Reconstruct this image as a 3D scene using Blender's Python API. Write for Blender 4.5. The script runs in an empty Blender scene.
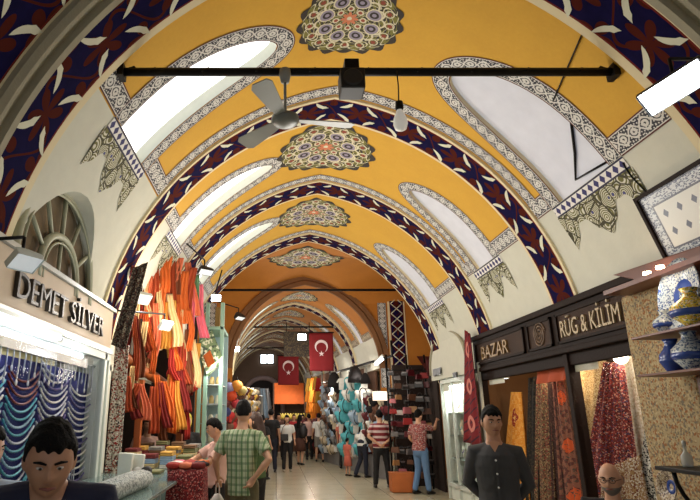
import bpy, bmesh, math, random
from math import sin, cos, tan, pi, atan2, asin, acos, sqrt, radians, hypot
from mathutils import Vector, Matrix
random.seed(7)
COL = bpy.context.scene.collection
EYE = 1.60
F, PITCH, CX = 560.0, radians(16.6), 276.0

# ------------------------------------------------------------------ camera
cd = bpy.data.cameras.new('camera'); cam = bpy.data.objects.new('camera', cd); COL.objects.link(cam)
cam.location = (0, 0, EYE); cam.rotation_euler = (pi/2 + PITCH, 0, 0)
cd.sensor_fit = 'HORIZONTAL'; cd.sensor_width = 36; cd.lens = F/700*36; cd.shift_x = (350-CX)/700
cd.clip_start = 0.05; cd.clip_end = 200
bpy.context.scene.camera = cam

def _ray(px, py):
    u = (px-CX)/F; v = (250-py)/F
    return u, cos(PITCH)-v*sin(PITCH), v*cos(PITCH)+sin(PITCH)
def PT(px, py, d):
    x, y, z = _ray(px, py); return Vector((x/y*d, d, EYE+z/y*d))
def PW(px, py, X):
    x, y, z = _ray(px, py); d = X*y/x; return Vector((X, d, EYE+z/y*d))
def PG(px, py, z0=0):
    x, y, z = _ray(px, py); d = (z0-EYE)*y/z; return Vector((x/y*d, d, z0))

# ------------------------------------------------------------------ materials
def C(r, g, b):
    f = lambda c: (c/255/12.92) if c/255 <= .04045 else ((c/255+.055)/1.055)**2.4
    return (f(r), f(g), f(b), 1)
class S:
    nt = None
    def __init__(s, o): s.o = o
    @staticmethod
    def m(op, *a, clamp=False):
        n = S.nt.nodes.new('ShaderNodeMath'); n.operation = op; n.use_clamp = clamp
        for i, v in enumerate(a):
            if isinstance(v, S): S.nt.links.new(v.o, n.inputs[i])
            else: n.inputs[i].default_value = v
        return S(n.outputs[0])
    def __add__(s, b): return S.m('ADD', s, b)
    def __radd__(s, b): return S.m('ADD', s, b)
    def __sub__(s, b): return S.m('SUBTRACT', s, b)
    def __rsub__(s, b): return S.m('SUBTRACT', b, s)
    def __mul__(s, b): return S.m('MULTIPLY', s, b)
    def __rmul__(s, b): return S.m('MULTIPLY', s, b)
    def __truediv__(s, b): return S.m('DIVIDE', s, b)
    def __lt__(s, b): return S.m('LESS_THAN', s, b)
    def __gt__(s, b): return S.m('GREATER_THAN', s, b)
def sn(a): return S.m('SINE', a)
def cs(a): return S.m('COSINE', a)
def ab(a): return S.m('ABSOLUTE', a)
def fr(a): return S.m('FRACT', a)
def mn(a, b): return S.m('MINIMUM', a, b)
def mx(a, b): return S.m('MAXIMUM', a, b)
def sq(a): return S.m('SQRT', a)
def at2(a, b): return S.m('ARCTAN2', a, b)
def coords(kind='UV'):
    n = S.nt.nodes.new('ShaderNodeTexCoord'); x = S.nt.nodes.new('ShaderNodeSeparateXYZ')
    S.nt.links.new(n.outputs[kind], x.inputs[0]); return S(x.outputs[0]), S(x.outputs[1]), S(x.outputs[2])
def mix(fac, a, b):
    n = S.nt.nodes.new('ShaderNodeMix'); n.data_type = 'RGBA'
    for sock, v in ((n.inputs[0], fac), (n.inputs[6], a), (n.inputs[7], b)):
        if isinstance(v, S): S.nt.links.new(v.o, sock)
        else: sock.default_value = v
    return S(n.outputs[2])
def tex(kind, scale, coord='Object', out=0, **kw):
    t = S.nt.nodes.new('ShaderNodeTexCoord'); n = S.nt.nodes.new('ShaderNodeTex'+kind)
    S.nt.links.new(t.outputs[coord], n.inputs['Vector'])
    if 'Scale' in n.inputs: n.inputs['Scale'].default_value = scale
    for k, v in kw.items():
        if k in n.inputs.keys(): n.inputs[k].default_value = v
        else: setattr(n, k, v)
    return S(n.outputs[out])
def ramp(fac, stops, interp='LINEAR'):
    n = S.nt.nodes.new('ShaderNodeValToRGB'); n.color_ramp.interpolation = interp
    S.nt.links.new(fac.o, n.inputs[0]); el = n.color_ramp.elements
    while len(el) > 1: el.remove(el[-1])
    el[0].position = stops[0][0]; el[0].color = stops[0][1]
    for p, c in stops[1:]: e = el.new(p); e.color = c
    return S(n.outputs[0])
MATS = {}
def mat(name, col=(.5,.5,.5,1), rough=.6, metal=0, emit=0, ecol=None, fn=None, bump=0, bscale=60, spec=.5, trans=0, noise=.0, alpha=1, coat=0):
    if name in MATS: return MATS[name]
    m = bpy.data.materials.new(name); m.use_nodes = True; MATS[name] = m
    nt = m.node_tree; S.nt = nt; b = nt.nodes['Principled BSDF']
    b.inputs['Base Color'].default_value = col; b.inputs['Roughness'].default_value = rough
    b.inputs['Metallic'].default_value = metal; b.inputs['Specular IOR Level'].default_value = spec
    b.inputs['Transmission Weight'].default_value = trans; b.inputs['Alpha'].default_value = alpha
    b.inputs['Coat Weight'].default_value = coat
    if emit:
        b.inputs['Emission Color'].default_value = ecol or col; b.inputs['Emission Strength'].default_value = emit
    if fn:
        c = fn(); nt.links.new(c.o, b.inputs['Base Color'])
    else:
        nz = tex('Noise', 6, Detail=4.0)
        k = noise or .12
        c = mix(nz, tuple(x*(1-k) for x in col[:3])+(1,), tuple(min(1, x*(1+k)) for x in col[:3])+(1,))
        nt.links.new(c.o, b.inputs['Base Color'])
    if bump:
        h = tex('Noise', bscale, Detail=3.0); bn = nt.nodes.new('ShaderNodeBump'); bn.inputs['Strength'].default_value = bump
        bn.inputs['Distance'].default_value = .01
        nt.links.new(h.o, bn.inputs['Height']); nt.links.new(bn.outputs[0], b.inputs['Normal'])
    return m
WHITEP = C(206, 204, 182)
plaster = mat('plaster', C(206, 206, 192), .85, bump=.3, bscale=14, noise=.07)
def f_yellow(a=C(222,160,40), b=C(196,130,24)):
    def g():
        n = tex('Noise', 1.3, Detail=6.0, Roughness=.7); n2 = tex('Noise', 30, Detail=2.0)
        return mix(n*.75+n2*.25, a, b)
    return g
yellow = mat('ochre_paint', rough=.8, fn=f_yellow(C(224,174,54), C(194,144,38)), bump=.15, bscale=20)
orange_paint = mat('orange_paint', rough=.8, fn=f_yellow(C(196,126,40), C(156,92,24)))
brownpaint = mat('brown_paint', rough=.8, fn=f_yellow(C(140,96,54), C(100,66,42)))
cream = mat('cream_paint', C(222, 208, 170), .8, noise=.06)
greyst = mat('grey_moulding', C(158, 152, 130), .8, bump=.3, noise=.2)
def f_arab(K=3.3, wcol=C(214,212,206), dcol=C(58,58,66), ecol=C(88,36,32)):
    def g():
        u, v, _ = coords()
        p = u*K
        s1 = sn(p*6.2832)
        l1 = mn(ab(v-s1*.5), ab(v+s1*.5))
        cxx = fr(p*2.0)-.5; r = sq(cxx*cxx*1.3+v*v); ring = ab(r-.2)
        l3 = mn(ab(ab(v)-.62)*1.6+ab(sn(p*12.566))*.18, ring)
        sp = sn(p*37.7+v*9.0)*sn(v*14.0-p*18.85)
        l = mn(l1, l3)
        f = mx((l < .10), (sp > .5))
        c = mix(f, dcol, wcol)
        c = mix((ab(v) > .80), c, wcol); c = mix((ab(v) > .88), c, ecol)
        return c
    return g
arab = mat('arabesque_band', rough=.8, fn=f_arab())
arab_far = mat('arabesque_band_fine', rough=.8, fn=f_arab(3.2, C(190,176,150), C(70,60,50)))
dado = mat('diamond_band', rough=.8, fn=lambda: (lambda u, v: mix((ab(v) > .72), mix(((ab(fr(u*9.0)-.5)*2.0+ab(v)) < .75), C(226,224,220), C(52,50,104)), C(40,38,66)))(*coords()[:2]))
def f_blue():
    u, v, _ = coords()
    a = (fr(u/.72)-.5)*2.2; th = at2(v, a); r = sq(a*a+v*v)
    star = r < (ab(cs(th*3.0))*.62+.12)
    a2 = (fr(u/.72+.5)-.5)*2.2; r2 = sq(a2*a2+(1.0-ab(v))*(1.0-ab(v))); th2 = at2(1.0-ab(v), a2)
    star2 = r2 < (ab(cs(th2*2.0))*.5+.1)
    n = tex('Noise', 9, Detail=4.0)
    vine = ab(sn(u*8.727)*.75-v) < .07
    base = mix(n, C(28,23,72), C(15,13,42))
    c = mix(mx(mx(star, star2), vine), base, C(78,30,22))
    return mix((ab(v) > .93), c, C(110,40,34))
bluep = mat('navy_floral_band', rough=1, spec=.08, fn=f_blue)
leafm = mat('cream_leaf_paint', C(214, 214, 192), .8)
def f_med():
    x, y, _ = coords()
    r = sq(x*x+y*y); th = at2(y, x)
    def ringc(rad, n, ph, rr, t):
        a = (fr(th/6.28318*n+ph)-.5)*(6.28318/n)*rad
        q = sq(a*a+(r-rad)*(r-rad)); return q
    q1 = ringc(.5, 8, 0, 0, 0); q2 = ringc(.8, 16, .5, 0, 0); q3 = ringc(.27, 8, .5, 0, 0)
    olive, dark, wh, pk, lil = C(120,116,50), C(48,40,34), C(216,208,180), C(206,122,84), C(150,140,160)
    c = mix((sn(th*16.0+sn(r*30.0)*2.4)*sn(r*44.0) > .05), olive, dark)
    c = mix(((ab(sn(th*12.0+sn(r*26.0)*1.6)+sn(r*38.0)*.6)) < .22), c, wh)
    c = mix((q1 < .15), c, dark); c = mix((sn(q1*70.0) > .0)*(q1 < .16), c, lil); c = mix((ab(q1-.15) < .013), c, wh)
    c = mix((ab(q2-.085) < .012), c, wh); c = mix((q2 < .05), c, C(140,60,40))
    c = mix((ab(r-(ab(cs(th*8.0))*.08+.62)) < .022), c, wh)
    c = mix((q3 < .07), c, wh); c = mix((q3 < .04), c, C(150,70,50))
    c = mix((r < (ab(cs(th*4.0))*.08+.1)), c, pk); c = mix((r < .05), c, wh)
    c = mix((r > .965), c, dark)
    return c
medm = mat('medallion_paint', rough=.8, fn=f_med)
def f_pend():
    u, v, _ = coords()
    n = tex('Voronoi', 7.0, 'UV', feature='DISTANCE_TO_EDGE'); w = tex('Voronoi', 7.0, 'UV')
    c = mix((sn(w*42.0) > .1), C(104,102,50), C(208,206,190))
    c = mix((w < .12), c, C(70,70,130)); return mix((n < .05), c, C(62,58,36))
pendm = mat('palmette_paint', rough=.8, fn=f_pend)

dwood = mat('dark_carved_wood', C(30, 17, 11), .65, spec=.15, bump=.3, bscale=40, noise=.3)
rwood = mat('red_brown_wood', C(96, 46, 24), .4, noise=.3)
ironm = mat('black_iron', C(20, 18, 18), .5, metal=.6)
whitemetal = mat('white_metal', C(206, 212, 204), .4)
alum = mat('aluminium', C(178, 182, 178), .35, metal=.5)
glassm = mat('shop_glass', (1,1,1,1), .02, trans=1.0)
MATS['shop_glass'].node_tree.nodes['Principled BSDF'].inputs['IOR'].default_value = 1.02
def emis(name, col, st): return mat(name, col, .5, emit=st, ecol=col)
tubeE = emis('fluorescent_light', (0.85, 0.95, 1, 1), 6)
floodE = emis('floodlight_glow', (0.9, 0.97, 1, 1), 14)
warmE = emis('halogen_glow', (1, .72, .45, 1), 18)
skyL = emis('daylight_pane', (.93, .97, 1, 1), 1.5)
skyR = mat('daylight_pane_blue', C(200,200,206), .6, emit=.12, ecol=(.7,.78,1,1))

# ------------------------------------------------------------------ mesh builder
class MB:
    def __init__(s): s.v = []; s.f = []; s.mi = []; s.uv = []; s.sm = []
    def face(s, pts, mi=0, uv=None, sm=False):
        i = len(s.v); s.v += [tuple(p) for p in pts]; s.f.append(list(range(i, i+len(pts)))); s.mi.append(mi)
        s.uv.append(uv or [(0, 0)]*len(pts)); s.sm.append(sm)
    def raw(s, vs, fs, mi=0, sm=True, uvs=None):
        i = len(s.v); s.v += [tuple(p) for p in vs]
        for f in fs:
            s.f.append([i+k for k in f]); s.mi.append(mi); s.sm.append(sm)
            s.uv.append([uvs[k] for k in f] if uvs else [(0, 0)]*len(f))
    def box(s, c, d, mi=0, M=None):
        cx, cy, cz = c; dx, dy, dz = d[0]/2, d[1]/2, d[2]/2
        vs = [Vector((cx+a*dx, cy+b*dy, cz+e*dz)) for a in (-1, 1) for b in (-1, 1) for e in (-1, 1)]
        if M: vs = [M @ v for v in vs]
        s.raw(vs, [(0,1,3,2),(4,6,7,5),(0,4,5,1),(2,3,7,6),(0,2,6,4),(1,5,7,3)], mi, False)
    def bb(s, a, b, mi=0):   # box from corner to corner
        s.box([(a[i]+b[i])/2 for i in range(3)], [abs(a[i]-b[i]) for i in range(3)], mi)
    def tube(s, pts, rad, n=10, mi=0, cap=True, hint=None, uvl=False):
        """rad: scalar or list of scalar/(rx,ry)"""
        pts = [Vector(p) for p in pts]; N = len(pts); rings = []
        h = Vector(hint) if hint else None
        for i, p in enumerate(pts):
            t = (pts[min(i+1, N-1)]-pts[max(i-1, 0)]).normalized()
            if h is None:
                a = Vector((0, 0, 1)) if abs(t.z) < .9 else Vector((1, 0, 0))
                x = t.cross(a).normalized(); h = x
            x = (h - t*h.dot(t)).normalized(); y = t.cross(x)
            if hint is None: h = x
            r = rad[i] if isinstance(rad, (list, tuple)) else rad
            rx, ry = r if isinstance(r, (list, tuple)) else (r, r)
            rings.append([p+x*rx*cos(2*pi*k/n)+y*ry*sin(2*pi*k/n) for k in range(n)])
        vs = [q for r in rings for q in r]; fs = []
        for i in range(N-1):
            for k in range(n): fs.append((i*n+k, i*n+(k+1) % n, (i+1)*n+(k+1) % n, (i+1)*n+k))
        if cap: fs += [tuple(reversed(range(n))), tuple(range((N-1)*n, N*n))]
        s.raw(vs, fs, mi, True)
    def capsule(s, pts, rad, n=12, mi=0, hint=None):
        """tube with rounded ends"""
        pts = [Vector(p) for p in pts]; rad = list(rad)
        g = lambda r, k: (r[0]*k, r[1]*k) if isinstance(r, (tuple, list)) else r*k
        rm = lambda r: (r[0]+r[1])/2 if isinstance(r, (tuple, list)) else r
        a, b = pts[0], pts[-1]; ta = (pts[0]-pts[1]).normalized(); tb = (pts[-1]-pts[-2]).normalized()
        P = [a+ta*rm(rad[0])*.95, a+ta*rm(rad[0])*.75, a+ta*rm(rad[0])*.4]+pts+[b+tb*rm(rad[-1])*.4, b+tb*rm(rad[-1])*.75, b+tb*rm(rad[-1])*.95]
        Rr = [g(rad[0], .2), g(rad[0], .62), g(rad[0], .9)]+rad+[g(rad[-1], .9), g(rad[-1], .62), g(rad[-1], .2)]
        s.tube(P, Rr, n, mi, True, hint)
    def ell(s, c, r, mi=0, nu=16, nv=10, M=None, fn=None):
        c = Vector(c); vs = []; fs = []
        for j in range(nv+1):
            ph = -pi/2+pi*j/nv
            for i in range(nu):
                th = 2*pi*i/nu; q = Vector((cos(ph)*cos(th), cos(ph)*sin(th), sin(ph)))
                w = Vector((q.x*r[0], q.y*r[1], q.z*r[2]))
                if fn: w = fn(q, w)
                if M: w = M @ w
                vs.append(c+w)
        for j in range(nv):
            for i in range(nu): fs.append((j*nu+i, j*nu+(i+1) % nu, (j+1)*nu+(i+1) % nu, (j+1)*nu+i))
        s.raw(vs, fs, mi, True)
    def lathe(s, c, prof, n=20, mi=0, M=None):
        c = Vector(c); vs = []; fs = []
        for r, z in prof:
            for k in range(n):
                w = Vector((r*cos(2*pi*k/n), r*sin(2*pi*k/n), z))
                if M: w = M @ w
                vs.append(c+w)
        for i in range(len(prof)-1):
            for k in range(n): fs.append((i*n+k, i*n+(k+1) % n, (i+1)*n+(k+1) % n, (i+1)*n+k))
        s.raw(vs, fs, mi, True)
    def grid(s, fn, nu, nv, mi=0, sm=True, uvf=None):
        vs = []; uvs = []
        for j in range(nv+1):
            for i in range(nu+1):
                vs.append(fn(i/nu, j/nv)); uvs.append(uvf(i/nu, j/nv) if uvf else (i/nu, j/nv))
        fs = [(j*(nu+1)+i, j*(nu+1)+i+1, (j+1)*(nu+1)+i+1, (j+1)*(nu+1)+i) for j in range(nv) for i in range(nu)]
        s.raw(vs, fs, mi, sm, uvs)
    def prism(s, outline, O, U, W, T, mi=0):
        """outline (a,b) in plane O+a*U+b*W, extruded by T"""
        O, U, W, T = map(Vector, (O, U, W, T)); n = len(outline)
        a = [O+U*p[0]+W*p[1] for p in outline]; b = [p+T for p in a]
        s.raw(a+b, [tuple(range(n)), tuple(reversed(range(n, 2*n)))]+[(i, (i+1) % n, n+(i+1) % n, n+i) for i in range(n)], mi, False)
    def build(s, name, mats, parent=None, loc=None, weld=0, bevel=0, kind=None, fixn=True):
        me = bpy.data.meshes.new(name); me.from_pydata(s.v, [], s.f)
        if not isinstance(mats, (list, tuple)): mats = [mats]
        for m in mats: me.materials.append(m)
        uvl = me.uv_layers.new(name='UVMap')
        k = 0
        for p, poly in enumerate(me.polygons):
            poly.material_index = s.mi[p]; poly.use_smooth = s.sm[p]
            for q in s.uv[p]: uvl.data[k].uv = q; k += 1
        if weld or fixn:
            bm = bmesh.new(); bm.from_mesh(me)
            if weld: bmesh.ops.remove_doubles(bm, verts=bm.verts, dist=weld)
            if fixn: bmesh.ops.recalc_face_normals(bm, faces=bm.faces)
            bm.to_mesh(me); bm.free()
        o = bpy.data.objects.new(name, me); COL.objects.link(o)
        if loc is not None: o.location = loc
        if parent: o.parent = parent
        if kind: o['kind'] = kind
        if bevel:
            b = o.modifiers.new('bevel', 'BEVEL'); b.width = bevel; b.segments = 2; b.limit_method = 'ANGLE'
        return o
def tag(o, label, cat, group=None, kind=None):
    o['label'] = label; o['category'] = cat
    if group: o['group'] = group
    if kind: o['kind'] = kind
    return o
def thing(name, label, cat, loc=(0,0,0), rz=0, group=None):
    o = bpy.data.objects.new(name, None); COL.objects.link(o); o.location = loc; o.rotation_euler = (0, 0, rz)
    return tag(o, label, cat, group)
def children(o): return [c for c in bpy.data.objects if c.parent == o]
def copy_tree(o, parent=None):
    c = o.copy(); COL.objects.link(c)
    if parent is not None: c.parent = parent
    for ch in children(o): copy_tree(ch, c)
    return c
ORD = ['first','second','third','fourth','fifth','sixth','seventh','eighth','ninth','tenth','eleventh','twelfth','thirteenth','fourteenth','fifteenth','sixteenth','seventeenth','eighteenth']
def text_mesh(txt, size, depth, name, m, parent=None, M=None):
    cu = bpy.data.curves.new(name, 'FONT'); cu.body = txt; cu.size = size; cu.extrude = depth; cu.align_x = 'LEFT'; cu.resolution_u = 3
    tmp = bpy.data.objects.new('tmp', cu); COL.objects.link(tmp)
    dg = bpy.context.evaluated_depsgraph_get(); dg.update()
    me = bpy.data.meshes.new_from_object(tmp.evaluated_get(dg)); bpy.data.objects.remove(tmp); bpy.data.curves.remove(cu)
    me.materials.clear(); me.materials.append(m)
    if M: me.transform(M)
    o = bpy.data.objects.new(name, me); COL.objects.link(o)
    if parent: o.parent = parent
    return o

# ------------------------------------------------------------------ vault geometry
XR, XL = 3.62, -2.08
class Vault:
    def __init__(s, R=2.85, e=.6, Hs=.62, xc=lambda d: .77): s.R, s.e, s.Hs, s.xc = R, e, Hs, xc; s.smax = acos(e/(R+e))*(R+e)
    def p(s, side, d, t, off=0):
        r = s.R+s.e
        if t < 0: return Vector((s.xc(d)+side*(s.R-off), d, EYE+s.Hs+t))
        a = t/r; rr = r-off
        return Vector((s.xc(d)+side*(rr*cos(a)-s.e), d, EYE+s.Hs+rr*sin(a)))
    def full(s, d, t, off=0):   # t from -smax (left springing) .. 0 crown .. smax right springing
        side = 1 if t >= 0 else -1
        q = s.p(side, d, s.smax-abs(t), off)
        if abs(t) < 1e-6: q.x = s.xc(d)
        return q
V1 = Vault()
V2 = Vault(2.1, .35, 1.33, lambda d: .86-.088*(d-16.3))

def hole_w(c, w, s0, s1, sr):
    def fn(t):
        k = 0 if t <= sr else min(1, (t-sr)/(s1-sr)); h = w*sqrt(max(0, 1-k**2.2)); return c-h, c+h
    return (s0, s1, fn, sr)
def bay(vt, d0, d1, specs, sy, fieldm=yellow, depth=.13, panes=(skyL, skyR), bandm=arab, detail=True, winframe=False):
    """specs: {side: [holes]}; the last hole of each side is the skylight"""
    mb = MB()
    for side in (-1, 1):
        hs = specs.get(side, []); y0 = sy[side]
        rows = sorted(set([round(i*vt.smax/44, 4) for i in range(45)]+[round(y0, 4)]+[round(x, 4) for h in hs for x in (h[0], h[1], h[1]-.02, h[1]-.06)]+[vt.smax]))
        rows = [r for r in rows if r <= vt.smax+1e-6]
        uc = (lambda f: (f[0]+f[1])/2)(hs[-1][2](hs[-1][0])) if hs else (d0+d1)/2
        for a, b in zip(rows, rows[1:]):
            m = (a+b)/2; h = [x for x in hs if x[0] < m < x[1]]
            (la, ra), (lb, rb) = (h[0][2](a), h[0][2](b)) if h else ((uc, uc), (uc, uc))
            mi = 1 if m > y0 else 0
            for (p0, p1, q0, q1, n) in ((d0, la, d0, lb, 4), (ra, d1, rb, d1, 4)):
                for k in range(n):
                    f0, f1 = k/n, (k+1)/n
                    mb.face([vt.p(side, p0+(p1-p0)*f0, a), vt.p(side, p0+(p1-p0)*f1, a), vt.p(side, q0+(q1-q0)*f1, b), vt.p(side, q0+(q1-q0)*f0, b)], mi, sm=True)
    ce = mb.build('ceiling', [plaster, fieldm], weld=2e-4, kind='structure')
    for side in (-1, 1):
        hs = specs.get(side, [])
        depth = .13 if side == -1 else .045
        for h in hs:
            if h is not hs[-1]: continue
            s0, s1, fn, sr = h
            N = 22; ss = [s0+(s1-s0)*sin(pi/2*i/N) for i in range(N+1)]
            edge = [(fn(t)[0], t) for t in ss]+[(fn(t)[1], t) for t in reversed(ss)]
            mb = MB()
            cl = edge+[edge[0]]
            for (a, ta), (b, tb) in zip(cl, cl[1:]):
                mb.face([vt.p(side, a, ta), vt.p(side, b, tb), vt.p(side, b, tb, -depth), vt.p(side, a, ta, -depth)], 0, sm=False)
            mb.build('reveal', cream if side == 1 else plaster, ce, weld=1e-4)
            mb = MB()
            for a, b in zip(ss, ss[1:]):
                mb.face([vt.p(side, fn(a)[0], a, -depth), vt.p(side, fn(a)[1], a, -depth), vt.p(side, fn(b)[1], b, -depth), vt.p(side, fn(b)[0], b, -depth)], 0, sm=True)
            global NWIN
            NWIN += 1
            pane = mb.build('window_%d' % NWIN, panes[0] if side == -1 else panes[1], weld=1e-4, kind='structure')
            if winframe and side == 1:
                mb = MB(); l, r = fn(s0); o_ = -depth+.015
                mb.tube([vt.p(side, l+.03, s0+.54, o_), vt.p(side, l+.30, s0+.3, o_), vt.p(side, l+.56, s0+.09, o_), vt.p(side, l+.04, s0+.04, o_)], .014, 6)
                mb.build('window_frame', ironm, pane)
            # painted band round the skylight
            bw = .105
            pts = []
            hwid = (fn(s0)[1]-fn(s0)[0])/2; cc = (fn(s0)[0]+fn(s0)[1])/2
            g = lambda t: (lambda k: (hwid+bw)*sqrt(max(0, 1-k**2.2)))(0 if t <= sr else min(1, (t-sr)/(s1+bw-sr)))
            K = 26; tt = [s0+(s1+bw-s0)*sin(pi/2*i/K) for i in range(K+1)]
            path = [(cc-g(t), t) for t in tt]+[(cc+g(t), t) for t in reversed(tt[:-1])]
            mb = MB(); strip(mb, vt, side, path, bw, .006)
            # base band near and far side, closing bands
            sb = s0+.10
            strip(mb, vt, side, [(d0+.05, sb), (cc-hwid-2*bw, sb)], .11, .0065)
            strip(mb, vt, side, [(cc+hwid+2*bw, sb), (d1-.02, sb)], .11, .0065)
            strip(mb, vt, side, [(d1-.13, sb+(vt.smax-sb)*i/24) for i in range(25)], .10, .007)
            mb.build('painted_band', bandm, ce, fixn=False)
            if detail:
                mb = MB(); strip(mb, vt, side, [(cc-hwid-.2, s0-.07), (cc+hwid+.2, s0-.07)], .065, .006, nsub=6)
                mb.build('diamond_strip', dado, ce, fixn=False)
                mb = MB(); pendant(mb, vt, side, cc-hwid-.22, cc+hwid+.22, s0-.135, .44)
                mb.build('palmette_ornament', pendm, ce, fixn=False)
    return ce
NWIN = 0
def strip(mb, vt, side, path, hw, off, nsub=0):
    """painted strip following a path in (d, s) on the vault; uv = (length, -1..1)"""
    if nsub:
        path = [(path[0][0]+(path[-1][0]-path[0][0])*i/nsub, path[0][1]+(path[-1][1]-path[0][1])*i/nsub) for i in range(nsub+1)]
    L = 0; prev = None
    for i, q in enumerate(path):
        a = path[max(0, i-1)]; b = path[min(len(path)-1, i+1)]
        tx, ty = b[0]-a[0], b[1]-a[1]; l = hypot(tx, ty) or 1; nx, ny = -ty/l, tx/l
        if i: L += hypot(q[0]-path[i-1][0], q[1]-path[i-1][1])
        cur = (q[0]+nx*hw, q[1]+ny*hw, q[0]-nx*hw, q[1]-ny*hw, L)
        if prev:
            mb.face([vt.p(side, prev[0], min(prev[1], vt.smax), off), vt.p(side, cur[0], min(cur[1], vt.smax), off), vt.p(side, cur[2], min(cur[3], vt.smax), off), vt.p(side, prev[2], min(prev[3], vt.smax), off)],
                    0, [(prev[4], -1), (cur[4], -1), (cur[4], 1), (prev[4], 1)], True)
        prev = cur
def pendant(mb, vt, side, a, b, s0, h):
    N = 40
    def dep(x):   # lobed lower edge
        y = abs(x-.5)*2
        return h*(.66+.30*cos(y*2*pi)+.04*cos(y*8*pi))*(1 if y < .96 else (1-y)/.04)
    for i in range(N):
        x0, x1 = i/N, (i+1)/N
        for j in range(4):
            f0, f1 = j/4, (j+1)/4
            q = []
            uv = []
            for x, f in ((x0, f0), (x1, f0), (x1, f1), (x0, f1)):
                q.append(vt.p(side, a+(b-a)*x, s0-dep(x)*f, .006)); uv.append(((b-a)*x, dep(x)*f))
            mb.face(q, 0, uv, True)
def back(vt, d0, d1):
    mb = MB(); sm = vt.smax
    ts = sorted([-sm-.1+(2*sm+.2)*i/60 for i in range(61)]+[0.0])
    for a, b in zip(ts, ts[1:]): mb.face([vt.full(d0-.02, a, -.004), vt.full(d1+.02, a, -.004), vt.full(d1+.02, b, -.004), vt.full(d0-.02, b, -.004)], 0, sm=True)
    mb.build('ceiling', plaster, weld=1e-4, kind='structure')
def rib(vt, d0, d1, s_l, s_r, off=.03, main=bluep, edge=cream, leaves=True, name='trim', ed=.045, cell=.72):
    global NTRIM
    back(vt, d0, d1)
    NTRIM += 1; mb = MB(); sm = vt.smax; N = 64
    ts = [-(sm-s_l)+((sm-s_l)+(sm-s_r))*i/N for i in range(N+1)]
    ts = sorted(ts+[0.0])
    cols = [(d0, 0, 1, 0), (d0, off, 1, 0), (d0+ed, off, 1, 0), (d1-ed, off, 0, 0), (d1, off, 1, 0), (d1, 0, 1, 0)]
    segs = [((d0, -.01), (d0, off), 1), ((d0, off), (d0+ed, off), 1), ((d0+ed, off), (d1-ed, off), 0), ((d1-ed, off), (d1, off), 1), ((d1, off), (d1, -.01), 1)]
    for a, b in zip(ts, ts[1:]):
        for (p, po), (q, qo), mi in segs:
            mb.face([vt.full(p, a, po), vt.full(q, a, qo), vt.full(q, b, qo), vt.full(p, b, po)], mi, [(a, -1), (a, 1), (b, 1), (b, -1)], True)
    for t, in ((ts[0],), (ts[-1],)):
        mb.face([vt.full(d0, t, -.01), vt.full(d0, t, off), vt.full(d1, t, off), vt.full(d1, t, -.01)], 1)
    if leaves:
        w = (d1-d0-2*ed)
        n = int((ts[-1]-ts[0])/cell)
        for c in range(-n, n+1):
            for k, (cu, cv, ang) in enumerate(((.26, .2, -42), (.25, .8, 45), (.75, .22, 45), (.74, .8, -45))):
                t0 = (c+cu)*cell; v0 = d0+ed+w*cv
                if not (ts[0]+.2 < t0 < ts[-1]-.2): continue
                leaf(mb, vt, t0, v0, radians(ang), (.135 if k % 3 else .115)*cell/.72, .031, off+.004, k % 2)
    return mb.build('trim_%d' % NTRIM, [main, edge, leafm], kind='structure', fixn=False)
NTRIM = 0
def leaf(mb, vt, t0, v0, ang, L, W, off, var):
    N = 8; top = []; bot = []
    for i in range(N+1):
        x = -1+2*i/N
        wv = W*(1-abs(x)**1.8)**.7 if abs(x) < 1 else 0
        if abs(x-.55) < .15: wv *= 1.5
        bend = .22*L*(x*x-.4)*(1 if var else -1)
        top.append((x*L, bend+wv)); bot.append((x*L, bend-wv*.8))
    ca, sa = cos(ang), sin(ang)
    g = lambda p: vt.full(v0+p[0]*sa+p[1]*ca, t0+p[0]*ca-p[1]*sa, off)
    for i in range(N): mb.face([g(top[i]), g(top[i+1]), g(bot[i+1]), g(bot[i])], 2, sm=True)
def medallion(vt, dc, rad, ce, fn=None):
    mb = MB(); N = 96; RR = 6
    def q(k, j):
        th = 2*pi*k/N; r = rad*(1 if j < RR else 1+.05*abs(cos(th*8))+.03*cos(th*16))*j/RR
        return (dc+r*sin(th), r*cos(th), r/rad*cos(th), r/rad*sin(th))
    P = fn or (lambda d, t: vt.full(d, t, .007))
    for k in range(N):
        for j in range(RR):
            c = [q(k, j), q(k+1, j), q(k+1, j+1), q(k, j+1)]
            mb.face([P(a[0], a[1]) for a in c], 0, [(a[2], a[3]) for a in c], True)
    o = mb.build('medallion', medm, ce, fixn=False); return o

# ceilings
LUN = (0.35, 1.42, lambda t: (4.96-.92*sqrt(max(0, 1-((t-.35)/1.07)**1.7)), 4.96+.92*sqrt(max(0, 1-((t-.35)/1.07)**1.7))), .35)
bay(V1, -1.6, 2.55, {}, {-1: 1.9, 1: 1.7})
b1 = bay(V1, 3.96, 6.42, {-1: [LUN, hole_w(5.10, .40, 2.12, 4.02, 2.6)], 1: [hole_w(5.37, .48, 1.76, 3.58, 2.3)]}, {-1: 2.1, 1: 1.76}, winframe=True)
b2 = bay(V1, 7.02, 9.12, {-1: [hole_w(8.02, .33, 2.05, 3.95, 2.7)], 1: [hole_w(8.30, .34, 1.70, 3.32, 2.3)]}, {-1: 2.05, 1: 1.7})
b3 = bay(V1, 9.74, 12.08, {-1: [hole_w(10.7, .34, 2.05, 3.95, 2.7)], 1: [hole_w(11.3, .36, 1.68, 3.2, 2.3)]}, {-1: 2.05, 1: 1.68})
medallion(V1, 4.94, .54, b1); medallion(V1, 7.85, .74, b2); medallion(V1, 10.75, .74, b3)
rib(V1, 3.31, 3.96, .4, .9, off=.05, cell=.80, ed=.085)
rib(V1, 6.42, 7.02, .3, .75, cell=.70)
rib(V1, 9.12, 9.74, .1, .3, cell=.62)
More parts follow.
